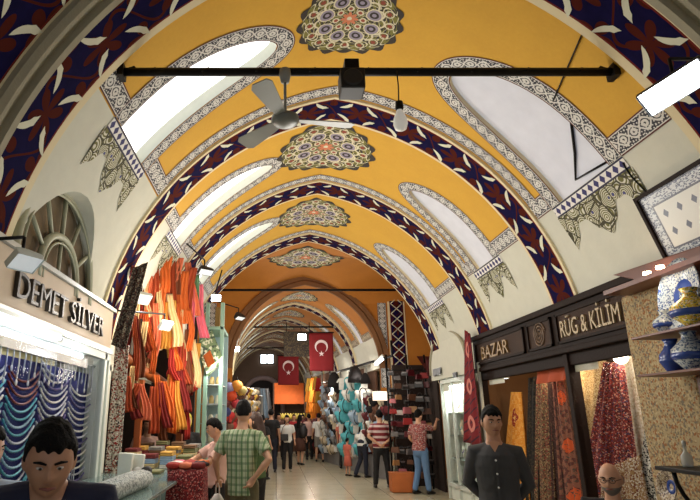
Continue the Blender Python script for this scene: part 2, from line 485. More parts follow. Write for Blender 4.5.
rib(V1, 12.08, 12.70, .1, .1, cell=.62)
rib(V1, 2.55, 3.12, .3, .3, off=.05, cell=.80)
# grey stepped moulding between the two near bands
mb = MB(); NTRIM += 1
for a in range(64):
    t0 = -V1.smax+.2+(2*V1.smax-.4)*a/64; t1 = -V1.smax+.2+(2*V1.smax-.4)*(a+1)/64
    prof = [(3.10, .0), (3.10, .09), (3.14, .12), (3.18, .12), (3.19, .09), (3.24, .09), (3.25, .14), (3.31, .14), (3.32, .0)]
    for (p, po), (q, qo) in zip(prof, prof[1:]):
        mb.face([V1.full(p, t0, po), V1.full(q, t0, qo), V1.full(q, t1, qo), V1.full(p, t1, po)], 0, sm=True)
mb.build('trim_%d' % NTRIM, greyst, kind='structure')

# lunette fan window above the jewellery shop (left wall)
gm = mat('grey_green_frame', C(164, 166, 142), .6); gdark = mat('dusty_glass', C(112, 98, 80), .25, noise=.4)
XG = XL+.08
def lun_pt(k, f, off=0):
    t = pi*k; x = -cos(t)*.9*f; z = sin(t)**.8*.92*f
    return Vector((XG+off, 4.93+x, EYE+1.12+z))
mb = MB(); N = 40; f = LUN[2]
ks = [LUN[0]+1.07*sin(pi/2*i/20) for i in range(21)]
ol = [(f(t)[0], t) for t in ks]+[(f(t)[1], t) for t in reversed(ks)]
for (a, ta), (b, tb) in zip(ol+[ol[0]], (ol+[ol[0]])[1:]):
    p, q = V1.p(-1, a, ta), V1.p(-1, b, tb)
    mb.face([p, q, Vector((XG-.03, q.y, q.z)), Vector((XG-.03, p.y, p.z))], 0, sm=True)
mb.build('reveal', plaster, b1, weld=1e-4)
mb = MB(); mb.bb((XG-.06, 3.8, EYE+.5), (XG-.02, 6.1, EYE+2.25))
NWIN += 1; lw = mb.build('window_%d' % NWIN, gdark, kind='structure')
mb = MB()
leg = lambda f, o: [Vector((XG+o, 4.93-.9*f, EYE+1.12))]+[lun_pt(i/N, f, o) for i in range(N+1)]+[Vector((XG+o, 4.93+.9*f, EYE+1.12))]
for f_, r_, o_ in ((.97, .04, .02), (.90, .012, .05), (.50, .035, .03), (.43, .01, .05)): mb.tube(leg(f_, o_), r_, 8, hint=(1, 0, 0))
for k in (.17, .33, .5, .67, .83): mb.tube([lun_pt(k, .5, .02), lun_pt(k, 1.0, .02)], .022, 6)
mb.tube([lun_pt(.5, .0, .02), lun_pt(.5, .5, .02)], .018, 6)
mb.build('window_frame', gm, lw)

# ------------------------------------------------------------------ crossing and far vault
def crossing():
    mb = MB(); dc, hs = 14.5, 1.8
    def H(x, d):
        xx = abs(x-.77); r = V1.R+V1.e
        hn = (V1.Hs+sqrt(max(0, r*r-(xx+V1.e)**2))) if xx <= V1.R else -9
        y = abs(d-dc)/hs; y = min(1, y); ha = V1.Hs+.9+2.49*sqrt(max(0, 1-y**2))**.9
        ha = 3.2+.8*sqrt(max(0, 1-y**2.0))
        return EYE+max(hn, ha)
    nx, ny = 64, 24; x0, x1 = -2.9, 7.0
    mb.grid(lambda u, v: Vector((x0+(x1-x0)*u, 12.70+3.6*v, H(x0+(x1-x0)*u, 12.70+3.6*v))), nx, ny, 0)
    ce = mb.build('ceiling', orange_paint, kind='structure')
    medallion(V1, 14.1, .95, ce, fn=lambda d, t: Vector((.77+t, d, H(.77+t, d)-.012)))
    # side walls of the arms
    mb = MB(); mb.bb((XR, 12.55, 0), (7, 12.70, 4.9)); mb.bb((7, 12.5, 0), (7.1, 16.5, 5.7)); mb.build('wall_crossing', plaster, kind='structure')
    mb = MB(); mb.bb((-3.0, 12.5, 0), (-2.9, 16.5, 5.7)); mb.bb((-2.9, 12.55, 0), (XL, 12.70, 4.9)); mb.build('wall_crossing', plaster, kind='structure')
crossing()
def front_wall():
    # wall over the arch where the far vault begins: y = 16.3
    mb = MB(); d = 16.3; N = 60
    tt = [-V2.smax+2*V2.smax*i/N for i in range(N+1)]
    arch = [V2.full(d, t, 0) for t in tt]
    top = 5.75
    for a, b in zip(arch, arch[1:]):
        mb.face([a, b, Vector((b.x, d, top)), Vector((a.x, d, top))], 0)
    l, r = arch[0], arch[-1]
    mb.face([Vector((l.x, d, 0)), Vector((l.x, d, top)), Vector((-2.95, d, top)), Vector((-2.95, d, 0))], 0)
    mb.face([Vector((r.x, d, 0)), Vector((r.x, d, top)), Vector((7, d, top)), Vector((7, d, 0))], 0)
    w = mb.build('wall_crossing', orange_paint, kind='structure', fixn=False)
    # brown arch moulding round the opening
    mb = MB(); prof = [(0, .0), (-.10, .0), (-.10, -.12), (-.06, -.16), (-.06, -.3), (0, -.32)]
    for i in range(N):
        for (y0, o0), (y1, o1) in zip(prof, prof[1:]):
            mb.face([V2.full(d+y0, tt[i], o0)+Vector((0,0,0)), V2.full(d+y1, tt[i], o1), V2.full(d+y1, tt[i+1], o1), V2.full(d+y0, tt[i+1], o0)], 0, sm=True)
    global NTRIM
    NTRIM += 1; mb.build('trim_%d' % NTRIM, brownpaint, kind='structure')
    # painted borders
    mb = MB()
    for x in (-2.0, 2.98): mb.face([(x, d-.012, 2.4), (x+.26, d-.012, 2.4), (x+.26, d-.012, 5.2), (x, d-.012, 5.2)], 0, [(0, -1), (0, 1), (2.8, 1), (2.8, -1)])
    mb.build('painted_band', arab, w, fixn=False)
    mb = MB()
    mb.bb((3.28, d-.03, 2.3), (3.78, d, 5.0), 1)
    mb.face([(3.34, d-.035, 2.3), (3.74, d-.035, 2.3), (3.74, d-.035, 5.1), (3.34, d-.035, 5.1)], 0, [(0, -1), (0, 1), (2.8, 1), (2.8, -1)])
    for k in range(9):
        z = 2.4+k*.3
        for sx in (-1, 1):
            for sg in (-1, 1): mb.tube([(3.54+sx*.17, d-.04, z), (3.54, d-.04, z+sg*.15)], .014, 5, 2)
    mb.build('pilaster_band', [bluep, cream, leafm], w, fixn=False)
front_wall()
dd = 16.3; k = 0
while dd < 31:
    nd = dd+3.1
    ff = yellow if k < 1 else brownpaint
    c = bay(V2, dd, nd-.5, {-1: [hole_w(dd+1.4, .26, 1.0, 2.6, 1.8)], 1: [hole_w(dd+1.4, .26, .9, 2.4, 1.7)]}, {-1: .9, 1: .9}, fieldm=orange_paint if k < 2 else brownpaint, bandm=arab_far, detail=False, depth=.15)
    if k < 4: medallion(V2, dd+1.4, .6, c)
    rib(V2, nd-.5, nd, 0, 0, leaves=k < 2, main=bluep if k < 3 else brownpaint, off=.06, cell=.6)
    dd = nd; k += 1
DEND = dd
# walls
mb = MB(); mb.bb((XL-.9, -1.6, 0), (XL-.8, 12.6, 2.3)); wl = mb.build('wall_left', plaster, kind='structure')
mb = MB(); mb.bb((XL-.8, -1.6, EYE+.60), (XL-.14, 4.0, EYE+.75)); mb.bb((XL-.8, 4.0, EYE+.60), (XL-.14, 12.6, EYE+.64))
mb.bb((XL-.02, -1.6, EYE+.55), (XL+.02, 12.6, EYE+.66)); mb.build('soffit', plaster, wl)
mb = MB(); mb.bb((XR+1.1, -1.6, 0), (XR+1.2, 12.6, 2.9)); wr = mb.build('wall_right', plaster, kind='structure')
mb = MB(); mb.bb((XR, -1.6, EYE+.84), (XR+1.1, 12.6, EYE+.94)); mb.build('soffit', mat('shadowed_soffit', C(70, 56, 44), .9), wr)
def farwall(side):
    mb = MB()
    for i in range(12):
        a = 16.3+(DEND-16.3)*i/12; b = 16.3+(DEND-16.3)*(i+1)/12
        xa = V2.xc(a)+side*(2.1+.75); xb = V2.xc(b)+side*(2.1+.75)
        mb.face([(xa, a, 0), (xb, b, 0), (xb, b, EYE+1.33), (xa, a, EYE+1.33)])
        mb.face([(xa, a, EYE+1.33), (xb, b, EYE+1.33), (xb-side*.76, b, EYE+1.33), (xa-side*.76, a, EYE+1.33)])
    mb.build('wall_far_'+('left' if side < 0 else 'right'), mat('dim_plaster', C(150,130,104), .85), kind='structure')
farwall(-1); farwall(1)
def endwall():
    d = DEND; xc = V2.xc(d)
    mb = MB(); N = 40; tt = [-V2.smax+2*V2.smax*i/N for i in range(N+1)]
    arch = [V2.full(d, t) for t in tt]
    mb.face([Vector((p.x, d, p.z)) for p in arch]); mb.bb((arch[0].x-1, d, 0), (arch[-1].x+1, d+.1, EYE+1.34))
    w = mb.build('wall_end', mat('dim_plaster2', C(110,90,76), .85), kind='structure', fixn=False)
    p = PT(267, 359, d-.1); mb = MB(); mb.bb((p.x-.36, d-.08, p.z-.25), (p.x+.36, d-.03, p.z+.25))
    global NWIN
    NWIN += 1; w2 = mb.build('window_%d' % NWIN, emis('end_daylight', (.85, .95, 1, 1), 3), kind='structure')
    mb = MB()
    for x in (-.38, 0, .38): mb.bb((p.x+x-.03, d-.12, p.z-.27), (p.x+x+.03, d-.09, p.z+.27))
    for z in (-.27, .27): mb.bb((p.x-.38, d-.12, p.z+z-.03), (p.x+.38, d-.09, p.z+z+.03))
    mb.build('window_frame', ironm, w2)
    # dark archway to the next street
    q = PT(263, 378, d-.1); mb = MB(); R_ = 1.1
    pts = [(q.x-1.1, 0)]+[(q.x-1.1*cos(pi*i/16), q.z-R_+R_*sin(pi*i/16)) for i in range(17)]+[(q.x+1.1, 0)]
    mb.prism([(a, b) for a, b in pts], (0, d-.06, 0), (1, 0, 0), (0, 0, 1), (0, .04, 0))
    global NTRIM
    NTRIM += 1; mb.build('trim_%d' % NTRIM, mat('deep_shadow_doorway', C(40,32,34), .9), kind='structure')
    mb = MB(); mb.tube([(a, d-.1, b) for a, b in pts], .13, 8); NTRIM += 1; mb.build('trim_%d' % NTRIM, mat('lilac_stone', C(150,130,130), .8), kind='structure')
endwall()
# floor
def f_floor():
    x, y, z = coords('Object')
    j = mx((fr(x*1.25) < .012), (fr(y*1.0) < .012))
    n = tex('Noise', 2.2, Detail=6.0); n2 = tex('Noise', 25, Detail=3.0)
    c = mix(n*.6+n2*.4, C(206,200,172), C(168,158,132))
    return mix(j, c, C(92,84,70))
floorm = mat('polished_stone_floor', rough=.22, fn=f_floor)
mb = MB(); mb.face([(-3.2, -1.6, 0), (7.2, -1.6, 0), (7.2, DEND+.1, 0), (-4.8, DEND+.1, 0)]); mb.build('floor', floorm, kind='structure', fixn=False)
# ------------------------------------------------------------------ generic makers
def colmat(name, rgb, rough=.75, **k): return mat(name, C(*rgb), rough, **k)
def f_speck(base, cols, scale=22, coord='Object'):
    def g():
        v = tex('Voronoi', scale*2.6, coord, out=1); sx = S.nt.nodes.new('ShaderNodeSeparateColor'); S.nt.links.new(v.o, sx.inputs[0])
        st = [(0, base)]+[(.45+.55*i/len(cols), c) for i, c in enumerate(cols)]
        return ramp(S(sx.outputs[0]), st, 'CONSTANT')
    return g
def f_carpet(a, b, c_, d_, sc=3.0):
    def g():
        u, v, _ = coords()
        x = ab(fr(u*sc)-.5)*2.0; y = ab(fr(v*sc)-.5)*2.0
        dd = x+y
        e = (sn(dd*16.0)+sn(x*22.0)*sn(y*22.0)) > .25
        c = mix(e, a, b); c = mix((dd < .5), c, c_); c = mix((dd < .2), c, d_)
        n = tex('Noise', 40, 'UV', Detail=3.0); c = mix((n > .6), c, d_)
        return c
    return g
def sheet(name, TL, TR, BL, BR, nrm, folds, amp, m, th=.014, parent=None, nu=None, nv=14, ph=0, curve=0, pinch=0, sway=0):
    """hanging cloth between four corners with folds and real thickness, origin at the top middle"""
    TL, TR, BL, BR, nrm = map(Vector, (TL, TR, BL, BR, nrm)); nrm.normalize(); O = (TL+TR)/2
    nu = nu or max(8, int(folds*8)); W = (TR-TL).length*.5+(BR-BL).length*.5; H = ((BL+BR)/2-O).length
    def P(u, v, o):
        q = (TL*(1-u)+TR*u)*(1-v)+(BL*(1-u)+BR*u)*v
        if pinch:
            c = (TL+TR)/2*(1-v)+(BL+BR)/2*v; q = c+(q-c)*(1-pinch*sin(pi*min(1, v*1.2))*.6)
        a = amp*(.35+.65*v)*(sin(2*pi*folds*u+ph+1.3*v)+.35*sin(4.7*pi*folds*u+2*ph))
        q = q+(TR-TL).normalized()*sway*(sin(4.5*v+ph)-sin(ph))*v
        return q+nrm*(a+o+curve*sin(pi*u))-O
    mb = MB()
    mb.grid(lambda u, v: P(u, v, th/2), nu, nv, 0, True, lambda u, v: (u*W, v*H))
    mb.grid(lambda u, v: P(1-u, v, -th/2), nu, nv, 0, True, lambda u, v: (u*W, v*H))
    mb.grid(lambda u, v: P(u, 0, -th/2+v*th), nu, 1, 0, True); mb.grid(lambda u, v: P(1-u, 1, -th/2+v*th), nu, 1, 0, True)
    mb.grid(lambda u, v: P(0, u, -th/2+v*th), nv, 1, 0, True); mb.grid(lambda u, v: P(1, 1-u, -th/2+v*th), nv, 1, 0, True)
    return mb.build(name, m, parent, loc=O, weld=1e-5)

# ------------------------------------------------------------------ tie bars, fan, bulb, speaker
def tiebar(d, zpx, r=.035, hooks=False):
    global NTRIM
    z = PT(350, zpx, d).z; H = z-EYE; vt = V1 if d < 16.3 else V2
    a = asin(min(1, (H-vt.Hs)/(vt.R+vt.e))); hw = (vt.R+vt.e)*cos(a)-vt.e; x = vt.xc(d); NTRIM += 1
    mb = MB(); mb.tube([(x-hw-.05, d, z), (x+hw+.05, d, z)], r, 8)
    if hooks:
        for q in (-1, 1):
            mb.tube([(x+q*(hw-.16), d, z), (x+q*(hw-.12), d, z+.05), (x+q*(hw-.02), d, z+.01)], .01, 6)
            mb.box((x+q*(hw-.02), d, z), (.05, .12, .12))
        for k in range(9): mb.tube([(x-hw+.25+k*.45, d-r-.004, z-.02), (x-hw+.3+k*.45, d, z+r+.006)], .007, 5)
    return mb.build('trim_%d' % NTRIM, ironm, kind='structure'), z
_, ZB = tiebar(4.09, 72, .036, True)
tiebar(12.95, 290, .03); tiebar(19.3, 327, .03); tiebar(25.5, 348, .03)
fp = PT(285, 73, 4.05); fb = PT(285, 119, 4.05)
fan = thing('ceiling_fan', 'pale grey ceiling fan with three blades hanging from the nearest black tie bar', 'fan', (fp.x, 4.05, fp.z))
fanm = mat('fan_grey', C(150, 152, 146), .5); dz = fb.z-fp.z
mb = MB(); mb.lathe((0, 0, 0), [(.0, .03), (.045, .03), (.05, -.02), (.035, -.09), (0, -.1)], 16); mb.build('canopy_cap', fanm, fan)
mb = MB(); mb.tube([(0, 0, -.05), (0, 0, dz+.05)], .012, 8); mb.build('down_rod', fanm, fan)
mb = MB(); mb.lathe((0, 0, dz), [(0, .06), (.04, .055), (.06, .03), (.11, .015), (.115, -.02), (.09, -.045), (.04, -.06), (0, -.062)], 24); mb.build('motor_housing', mat('fan_motor', C(120, 122, 116), .4), fan)
for ang in (10, 130, 250):
    M = Matrix.Rotation(radians(ang), 4, 'Z'); mb = MB()
    top = [(.10+.47*i/10, .035+.05*(i/10)**.7-(.03 if i == 10 else 0)) for i in range(11)]
    pts = [M @ Vector((x, y, dz-.01+.25*y)) for x, y in top]+[M @ Vector((x, -y, dz-.01-.25*y)) for x, y in reversed(top)]
    n = len(pts); up = Vector((0, 0, .008)); mb.raw(pts+[p+up for p in pts], [tuple(range(n)), tuple(reversed(range(n, 2*n)))]+[(i, (i+1) % n, n+(i+1) % n, n+i) for i in range(n)], 0, False)
    mb.build('blade', fanm, fan)
bp = PT(397, 74, 4.05)
cfl = thing('hanging_bulb', 'white pear shaped bulb hanging on a wire right of the black speaker box', 'light bulb', tuple(bp))
mb = MB(); mb.tube([(0, 0, .03), (.004, 0, -.12), (-.002, 0, -.26)], .006, 6); mb.build('wire', ironm, cfl)
mb = MB(); mb.lathe((0, 0, -.28), [(0, .02), (.03, .015), (.035, -.04), (.028, -.06), (0, -.06)], 14); mb.build('socket', ironm, cfl)
mb = MB(); mb.lathe((0, 0, -.335), [(.02, .0), (.03, -.02), (.055, -.09), (.058, -.13), (.045, -.175), (.0, -.195)], 18); mb.build('bulb', mat('frosted_bulb', C(214, 212, 200), .3, emit=.25, ecol=(1, .95, .85, 1)), cfl)
sp = PT(352, 79, 4.02)
spk = thing('speaker_box', 'black box speaker clamped over the middle of the nearest tie bar', 'speaker', tuple(sp))
mb = MB(); mb.box((0, .04, -.02), (.20, .20, .19)); mb.build('cabinet', mat('speaker_black', C(26, 24, 24), .6), spk, bevel=.012)
mb = MB(); mb.box((0, .03, .125), (.12, .13, .10)); mb.build('clamp', ironm, spk, bevel=.006)
mb = MB(); mb.lathe((0, -.062, -.02), [(0, .006), (.03, .0), (.06, .012), (.075, .008), (.08, 0)], 20, M=Matrix.Rotation(pi/2, 4, 'X')); mb.build('driver_cone', mat('cone_grey', C(44, 42, 40), .5), spk)

# ------------------------------------------------------------------ floodlights
LAMPS = []; ROLL = 48
housem = mat('lamp_housing_white', C(196, 204, 198), .45); houseb = mat('lamp_housing_black', C(28, 28, 30), .5)
def flood(px, py, d, w, face, label, glow=True, body=None, arm=None, h=None, power=0, long=None):
    """floodlight: tapered housing, glass face towards `face`, bracket arm"""
    p = PT(px, py, d); t = thing('floodlight', label, 'floodlight', tuple(p)); h = h or w*.7
    q = Vector(face).normalized().to_track_quat('-Z', 'Y').to_matrix().to_4x4()
    if long:
        Z = -Vector(face).normalized(); X_ = Vector(long); X_ = (X_-Z*X_.dot(Z)).normalized(); q = Matrix((X_, Z.cross(X_), Z)).transposed().to_4x4()
    mb = MB(); a = [(-w/2, -h/2), (w/2, -h/2), (w/2, h/2), (-w/2, h/2)]
    r0 = [q @ Vector((x, y, -.02)) for x, y in a]; r1 = [q @ Vector((x*1.02, y*1.02, .05*w/.3)) for x, y in a]; r2 = [q @ Vector((x*.45, y*.45, .16*w/.3)) for x, y in a]
    mb.raw(r0+r1+r2, [(0,1,5,4),(1,2,6,5),(2,3,7,6),(3,0,4,7),(4,5,9,8),(5,6,10,9),(6,7,11,10),(7,4,8,11),(8,9,10,11)], 0, False)
    mb.build('housing', body or housem, t, bevel=.006)
    mb = MB(); g = [q @ Vector((x*.94, y*.94, -.012)) for x, y in a]; g2 = [q @ Vector((x*.94, y*.94, .0)) for x, y in a]
    mb.raw(g+g2, [(0,1,2,3),(7,6,5,4),(0,4,5,1),(1,5,6,2),(2,6,7,3),(3,7,4,0)], 0, False)
    mb.build('lens', floodE if glow else mat('lens_grey', C(210, 216, 214), .3, emit=.35, ecol=(.9, .95, 1, 1)), t)
    mb = MB(); e = q @ Vector((0, 0, .1*w/.3))
    mb.tube([e, e+Vector((0, 0, .1*w/.3+.06))], .012, 6)
    if arm is not None:
        ap = PT(*arm)-p; mb.tube([e+Vector((0, 0, .1*w/.3+.06)), ap], .013, 6)
    mb.build('bracket_arm', ironm, t)
    if power: LAMPS.append((p+Vector(face).normalized()*.12, face, power))
    return t
flood(25, 262, 3.6, .20, (.5, -.3, -.8), 'white floodlight on a bracket over the jewellery shop sign', glow=False, arm=(-20, 240, 3.5))
flood(143, 299, 7.2, .22, (.5, -.5, -.75), 'white lamp on a long black arm in front of the orange scarves', glow=False, arm=(62, 283, 6.0), power=30)
flood(166, 326, 7.4, .18, (.5, -.5, -.75), 'smaller white lamp below and right of the lamp on the long arm', glow=False, arm=(95, 309, 6.6), power=20)
flood(206, 272, 9.0, .26, (.4, -.5, -.8), 'black floodlight above the green booth, topmost on the left side', glow=False, body=houseb, arm=(183, 240, 8.4), h=.12)
flood(216, 298, 9.6, .17, (.25, -.95, -.2), 'glaring white floodlight under the black one above the green booth', glow=True, body=houseb, arm=(222, 270, 9.6), power=60)
flood(240, 318, 12.2, .26, (.4, -.3, -.9), 'dark floodlight hanging right of the glaring one on the left side', glow=False, body=houseb, arm=(212, 300, 12.2), h=.12)
flood(236, 349, 16.9, .22, (.3, -.9, -.3), 'small pale lamp lowest of the lamps on the left side', glow=True, arm=(222, 345, 17), power=30)
flood(674, 88, 3.25, .40, (-.55, -.55, -.62), 'big black floodlight with a glaring white face at the top right', body=houseb, arm=(760, 60, 3.0), h=.17, power=60, long=(.75, .1, .66))
flood(302, 337, 19.5, .3, (.1, -.95, -.3), 'bright small floodlight beside the dark hanging board', glow=True, arm=(300, 327, 19.3))

# ------------------------------------------------------------------ jewellery shop (left)
signm = mat('sign_board_cream', C(190, 170, 144), .6, noise=.08)
letm = mat('dark_letters', C(52, 46, 40), .45)
d0s, d1s = 1.6, 6.66
shop = thing('jewellery_shop_front', 'jewellery shop front with cream sign board and white framed display window on the left', 'shop front', (XL, 4.1, 0))
def rel(o, x, y, z): return (x-o.location.x, y-o.location.y, z-o.location.z)
def RB(mb, o, a, b, mi=0): mb.bb(rel(o, *a), rel(o, *b), mi)
SX = XL+.13   # face of sign
mb = MB(); RB(mb, shop, (XL-.13, d0s, EYE+.76), (SX, d1s, EYE+1.2)); sb = mb.build('sign_board', signm, shop, bevel=.01)
mb = MB(); RB(mb, shop, (XL-.13, d0s, EYE+1.2), (SX+.03, d1s+.03, EYE+1.24)); RB(mb, shop, (XL-.13, d0s, EYE+.70), (SX+.03, d1s+.03, EYE+.76)); mb.build('sign_trim', alum, shop)
x = 4.04; M0 = Matrix.Rotation(pi/2, 4, 'Z') @ Matrix.Rotation(pi/2, 4, 'X')
o = text_mesh('DEMET SİLVER', .285, .025, 'lettering', letm, shop, Matrix.Translation(rel(shop, SX+.01, x, EYE+.855)) @ M0 @ Matrix.Diagonal((1.18, 1.0, 1, 1)))
# window: frame, velvet, base
mb = MB()
RB(mb, shop, (SX-.05, 6.42, 0), (SX+.02, 6.5, EYE+.70)); RB(mb, shop, (SX-.05, 6.58, 0), (SX+.02, 6.64, EYE+.70)); RB(mb, shop, (SX-.05, d0s, EYE+.62), (SX+.02, 6.6, EYE+.70)); RB(mb, shop, (SX-.05, d0s, EYE-.75), (SX+.02, 6.6, EYE-.68))
mb.build('window_frame', whitemetal, shop, bevel=.005)
mb = MB(); RB(mb, shop, (XL-.06, 6.41, 0), (SX-.05, 6.58, EYE+.7)); mb.build('side_panel', whitemetal, shop)
velvet = mat('navy_velvet', C(26, 34, 104), .9, noise=.3)
mb = MB(); RB(mb, shop, (XL-.05, d0s, EYE-.7), (XL-.02, 6.40, EYE+.46)); mb.build('velvet_backing', velvet, shop)
mb = MB(); RB(mb, shop, (XL-.05, d0s, EYE+.46), (XL-.02, 5.4, EYE+.62)); mb.build('cream_header_panel', mat('cream_panel', C(214, 200, 140), .7), shop)
mb = MB(); RB(mb, shop, (XL-.1, d0s, 0), (SX-.03, 6.41, EYE-.75)); mb.build('base_cabinet', mat('base_grey', C(120, 124, 122), .5), shop)
mb = MB(); RB(mb, shop, (SX-.02, d0s, EYE-.68), (SX-.012, 6.42, EYE+.62)); mb.build('glass_pane', glassm, shop)
for k, (xx, zz, ya, yb, lab) in enumerate(((SX-.08, EYE+.60, 2.2, 5.9, 'long fluorescent tube at the front edge under the jewellery sign'), (SX+.06, EYE+.66, 2.2, 4.9, 'shorter fluorescent tube outermost under the jewellery sign'))):
    t = thing('fluorescent_tube', lab, 'light', (xx, (ya+yb)/2, zz)); L = (yb-ya)/2
    mb = MB(); mb.tube([(0, -L, 0), (0, L, 0)], .024, 10); mb.build('tube', tubeE, t)
    mb = MB(); mb.box((0, 0, .035), (.06, 2*L+.1, .03)); mb.build('fitting', whitemetal, t)
    for s in (-1, 1): mb = MB(); mb.tube([(0, s*L, 0), (0, s*(L+.04), 0)], .027, 10); mb.build('end_cap', alum, t)
# necklaces
NCOL = {'turquoise': mat('beads_turquoise', C(74, 168, 186), .35), 'pale blue': mat('beads_pale', C(160, 200, 220), .35), 'silver': mat('beads_silver', C(190, 194, 204), .3, metal=.5),
        'white pearl': mat('beads_pearl', C(224, 222, 214), .3), 'dark red': mat('beads_red', C(120, 40, 36), .35), 'black': mat('beads_black', C(30, 30, 36), .3), 'violet': mat('beads_violet', C(96, 84, 140), .35)}
NX = XL+.015
def necklace_mesh(w, h, m, r=.007):
    mb = MB(); N = 26; pts = []; rr = []
    for i in range(N+1):
        u = -1+2*i/N; pts.append((0, u*w/2, -h*(1-abs(u)**2.3))); rr.append(r*(1.25 if i % 2 else .8))
    mb.tube(pts, rr, 6); return mb
def neck_col(dc, w, z0, seq, where, gname):
    z = z0; h = .10
    for i, c in enumerate(seq):
        mb = necklace_mesh(w, h+i*.004, NCOL[c], .0095); o = mb.build('necklace', NCOL[c], loc=(NX+.004*(i % 3), dc, z))
        tag(o, '%s bead necklace, %s from the top in the %s' % (c, ORD[i] if i < 18 else 'lowest', where), 'necklace', gname)
        z -= .056
def nc(px0, px1, y0, seq, where):
    a_, b_ = PW(px0, 400, NX), PW(px1, 400, NX); zz = PW((px0+px1)/2, y0, NX).z
    neck_col((a_.y+b_.y)/2, (b_.y-a_.y)*.98, zz, seq, where, 'necklaces looped on navy velvet')
nc(4, 36, 368, ['dark red']*4+['turquoise', 'turquoise', 'pale blue', 'turquoise', 'silver']*3, 'left column')
nc(38, 66, 364, ['silver', 'white pearl', 'violet', 'silver', 'white pearl', 'silver']*3, 'middle column')
nc(68, 94, 386, ['white pearl', 'silver', 'violet', 'silver', 'white pearl', 'silver']*3, 'right column')
nc(-40, 2, 360, ['silver', 'white pearl', 'turquoise']*5, 'column by the picture edge')
for i in range(30):
    y = 3.2+i*.108; L = .14+.12*abs(sin(i*1.7)); mb = MB()
    mb.tube([(0, 0, 0), (.004, .003, -L*.5), (0, 0, -L)], .006, 5); mb.ell((0, 0, -L-.02), (.008, .016, .026), nu=8, nv=6)
    o = mb.build('pendant_chain', NCOL['silver' if i % 3 else 'white pearl'], loc=(NX+.03, y, EYE+.54))
    tag(o, '%s pendant chain hanging from the top rail, %s along the rail' % ('silver' if i % 3 else 'pearl white', (ORD+['nineteenth','twentieth','twenty-first','twenty-second','twenty-third','twenty-fourth','twenty-fifth','twenty-sixth','twenty-seventh','twenty-eighth','twenty-ninth','thirtieth'])[i]), 'necklace', 'pendant chains on the top rail')
mb = MB(); mb.tube([(NX+.03, 3.0, EYE+.545), (NX+.03, 6.42, EYE+.545)], .01, 6); o = mb.build('top_rail', alum, shop, loc=(-shop.location.x, -shop.location.y, 0))
for i in range(7):
    y = 5.25+i*.13; mb = MB()
    for k in range(1): mb.tube([(0, -.03, 0), (.004, -.032, -.2), (0, 0, -.225), (.004, .032, -.2), (0, .03, 0)], .006, 6)
    tag(mb.build('bracelet', NCOL['silver'], loc=(NX+.02, y, EYE-.42)), 'silver bracelet hanging low in the window, %s from the left' % ORD[i], 'bracelet', 'silver bracelets below the necklaces')

# ------------------------------------------------------------------ pier and textile stall (left)
mb = MB(); mb.bb((XL-.8, 6.70, 0), (XL+.02, 7.15, EYE+.62)); NTRIM += 1; mb.build('trim_%d' % NTRIM, plaster, kind='structure')
specm = mat('speckled_cotton', rough=.9, fn=f_speck(C(190, 178, 160), [C(60, 50, 46), C(120, 70, 50), C(226, 220, 206), C(150, 40, 36)], 26))
specd = mat('dark_speckled_cloth', rough=.9, fn=f_speck(C(50, 40, 36), [C(110, 96, 80), C(80, 40, 30), C(150, 140, 120)], 26))
a, b = PT(113, 360, 6.9), PT(127, 360, 6.9)
tag(sheet('patterned_curtain', (a.x, 6.95, PT(0, 345, 6.9).z), (b.x, 6.95, PT(0, 345, 6.9).z), (a.x, 6.95, .3), (b.x, 6.95, .3), (0, -1, 0), 2, .02, specm), 'long cream curtain with dark speckles on the pier beside the jewellery shop', 'curtain')
a, b = PT(112, 240, 6.7), PT(134, 240, 6.7)
tag(sheet('dark_shawl', PT(133, 268, 6.9), PT(148, 262, 6.9), PT(112, 345, 6.9), PT(126, 350, 6.9), (0, -1, 0), 2, .04, specd), 'dark olive speckled shawl slung over the pier above the cream curtain', 'shawl')
st = thing('textile_stall', 'scarf stall with dark back, orange brown beam and goods counter beside the pier', 'market stall', (-2.0, 8.6, 0))
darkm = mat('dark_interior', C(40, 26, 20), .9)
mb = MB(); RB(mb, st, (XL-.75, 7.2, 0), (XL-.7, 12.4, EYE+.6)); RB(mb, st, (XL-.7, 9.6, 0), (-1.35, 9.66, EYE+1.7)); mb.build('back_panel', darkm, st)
beam = mat('orange_brown_beam', C(158, 82, 34), .5)
mb = MB(); p, q = PT(122, 356, 7.3), PT(168, 386, 8.9)
mb.tube([Vector(rel(st, *p)), Vector(rel(st, *q))], [(.06, .10), (.05, .08)], 4, hint=(1, 0, 0)); mb.build('beam', beam, st)
mb = MB(); p = PT(142, 380, 7.9); RB(mb, st, (p.x-.05, 7.85, 0), (p.x+.03, 7.95, p.z)); p = PT(181, 380, 8.9); RB(mb, st, (p.x-.04, 8.9, 0), (p.x+.05, 9.0, p.z+.1)); mb.build('post', beam, st)
SC = {'orange': (208, 104, 40), 'red': (166, 42, 32), 'dark red': (122, 28, 26), 'golden yellow': (206, 150, 62), 'cream': (226, 200, 150), 'salmon': (222, 120, 84), 'pink': (220, 110, 130), 'brown': (120, 66, 38), 'white': (226, 222, 214), 'green': (110, 160, 120), 'rust': (168, 70, 34), 'black': (34, 28, 28)}
SCM = {k: mat('scarf_'+k.replace(' ', '_'), C(*v), .8, noise=.25) for k, v in SC.items()}
rnd = random.Random(3)
cnt = 0
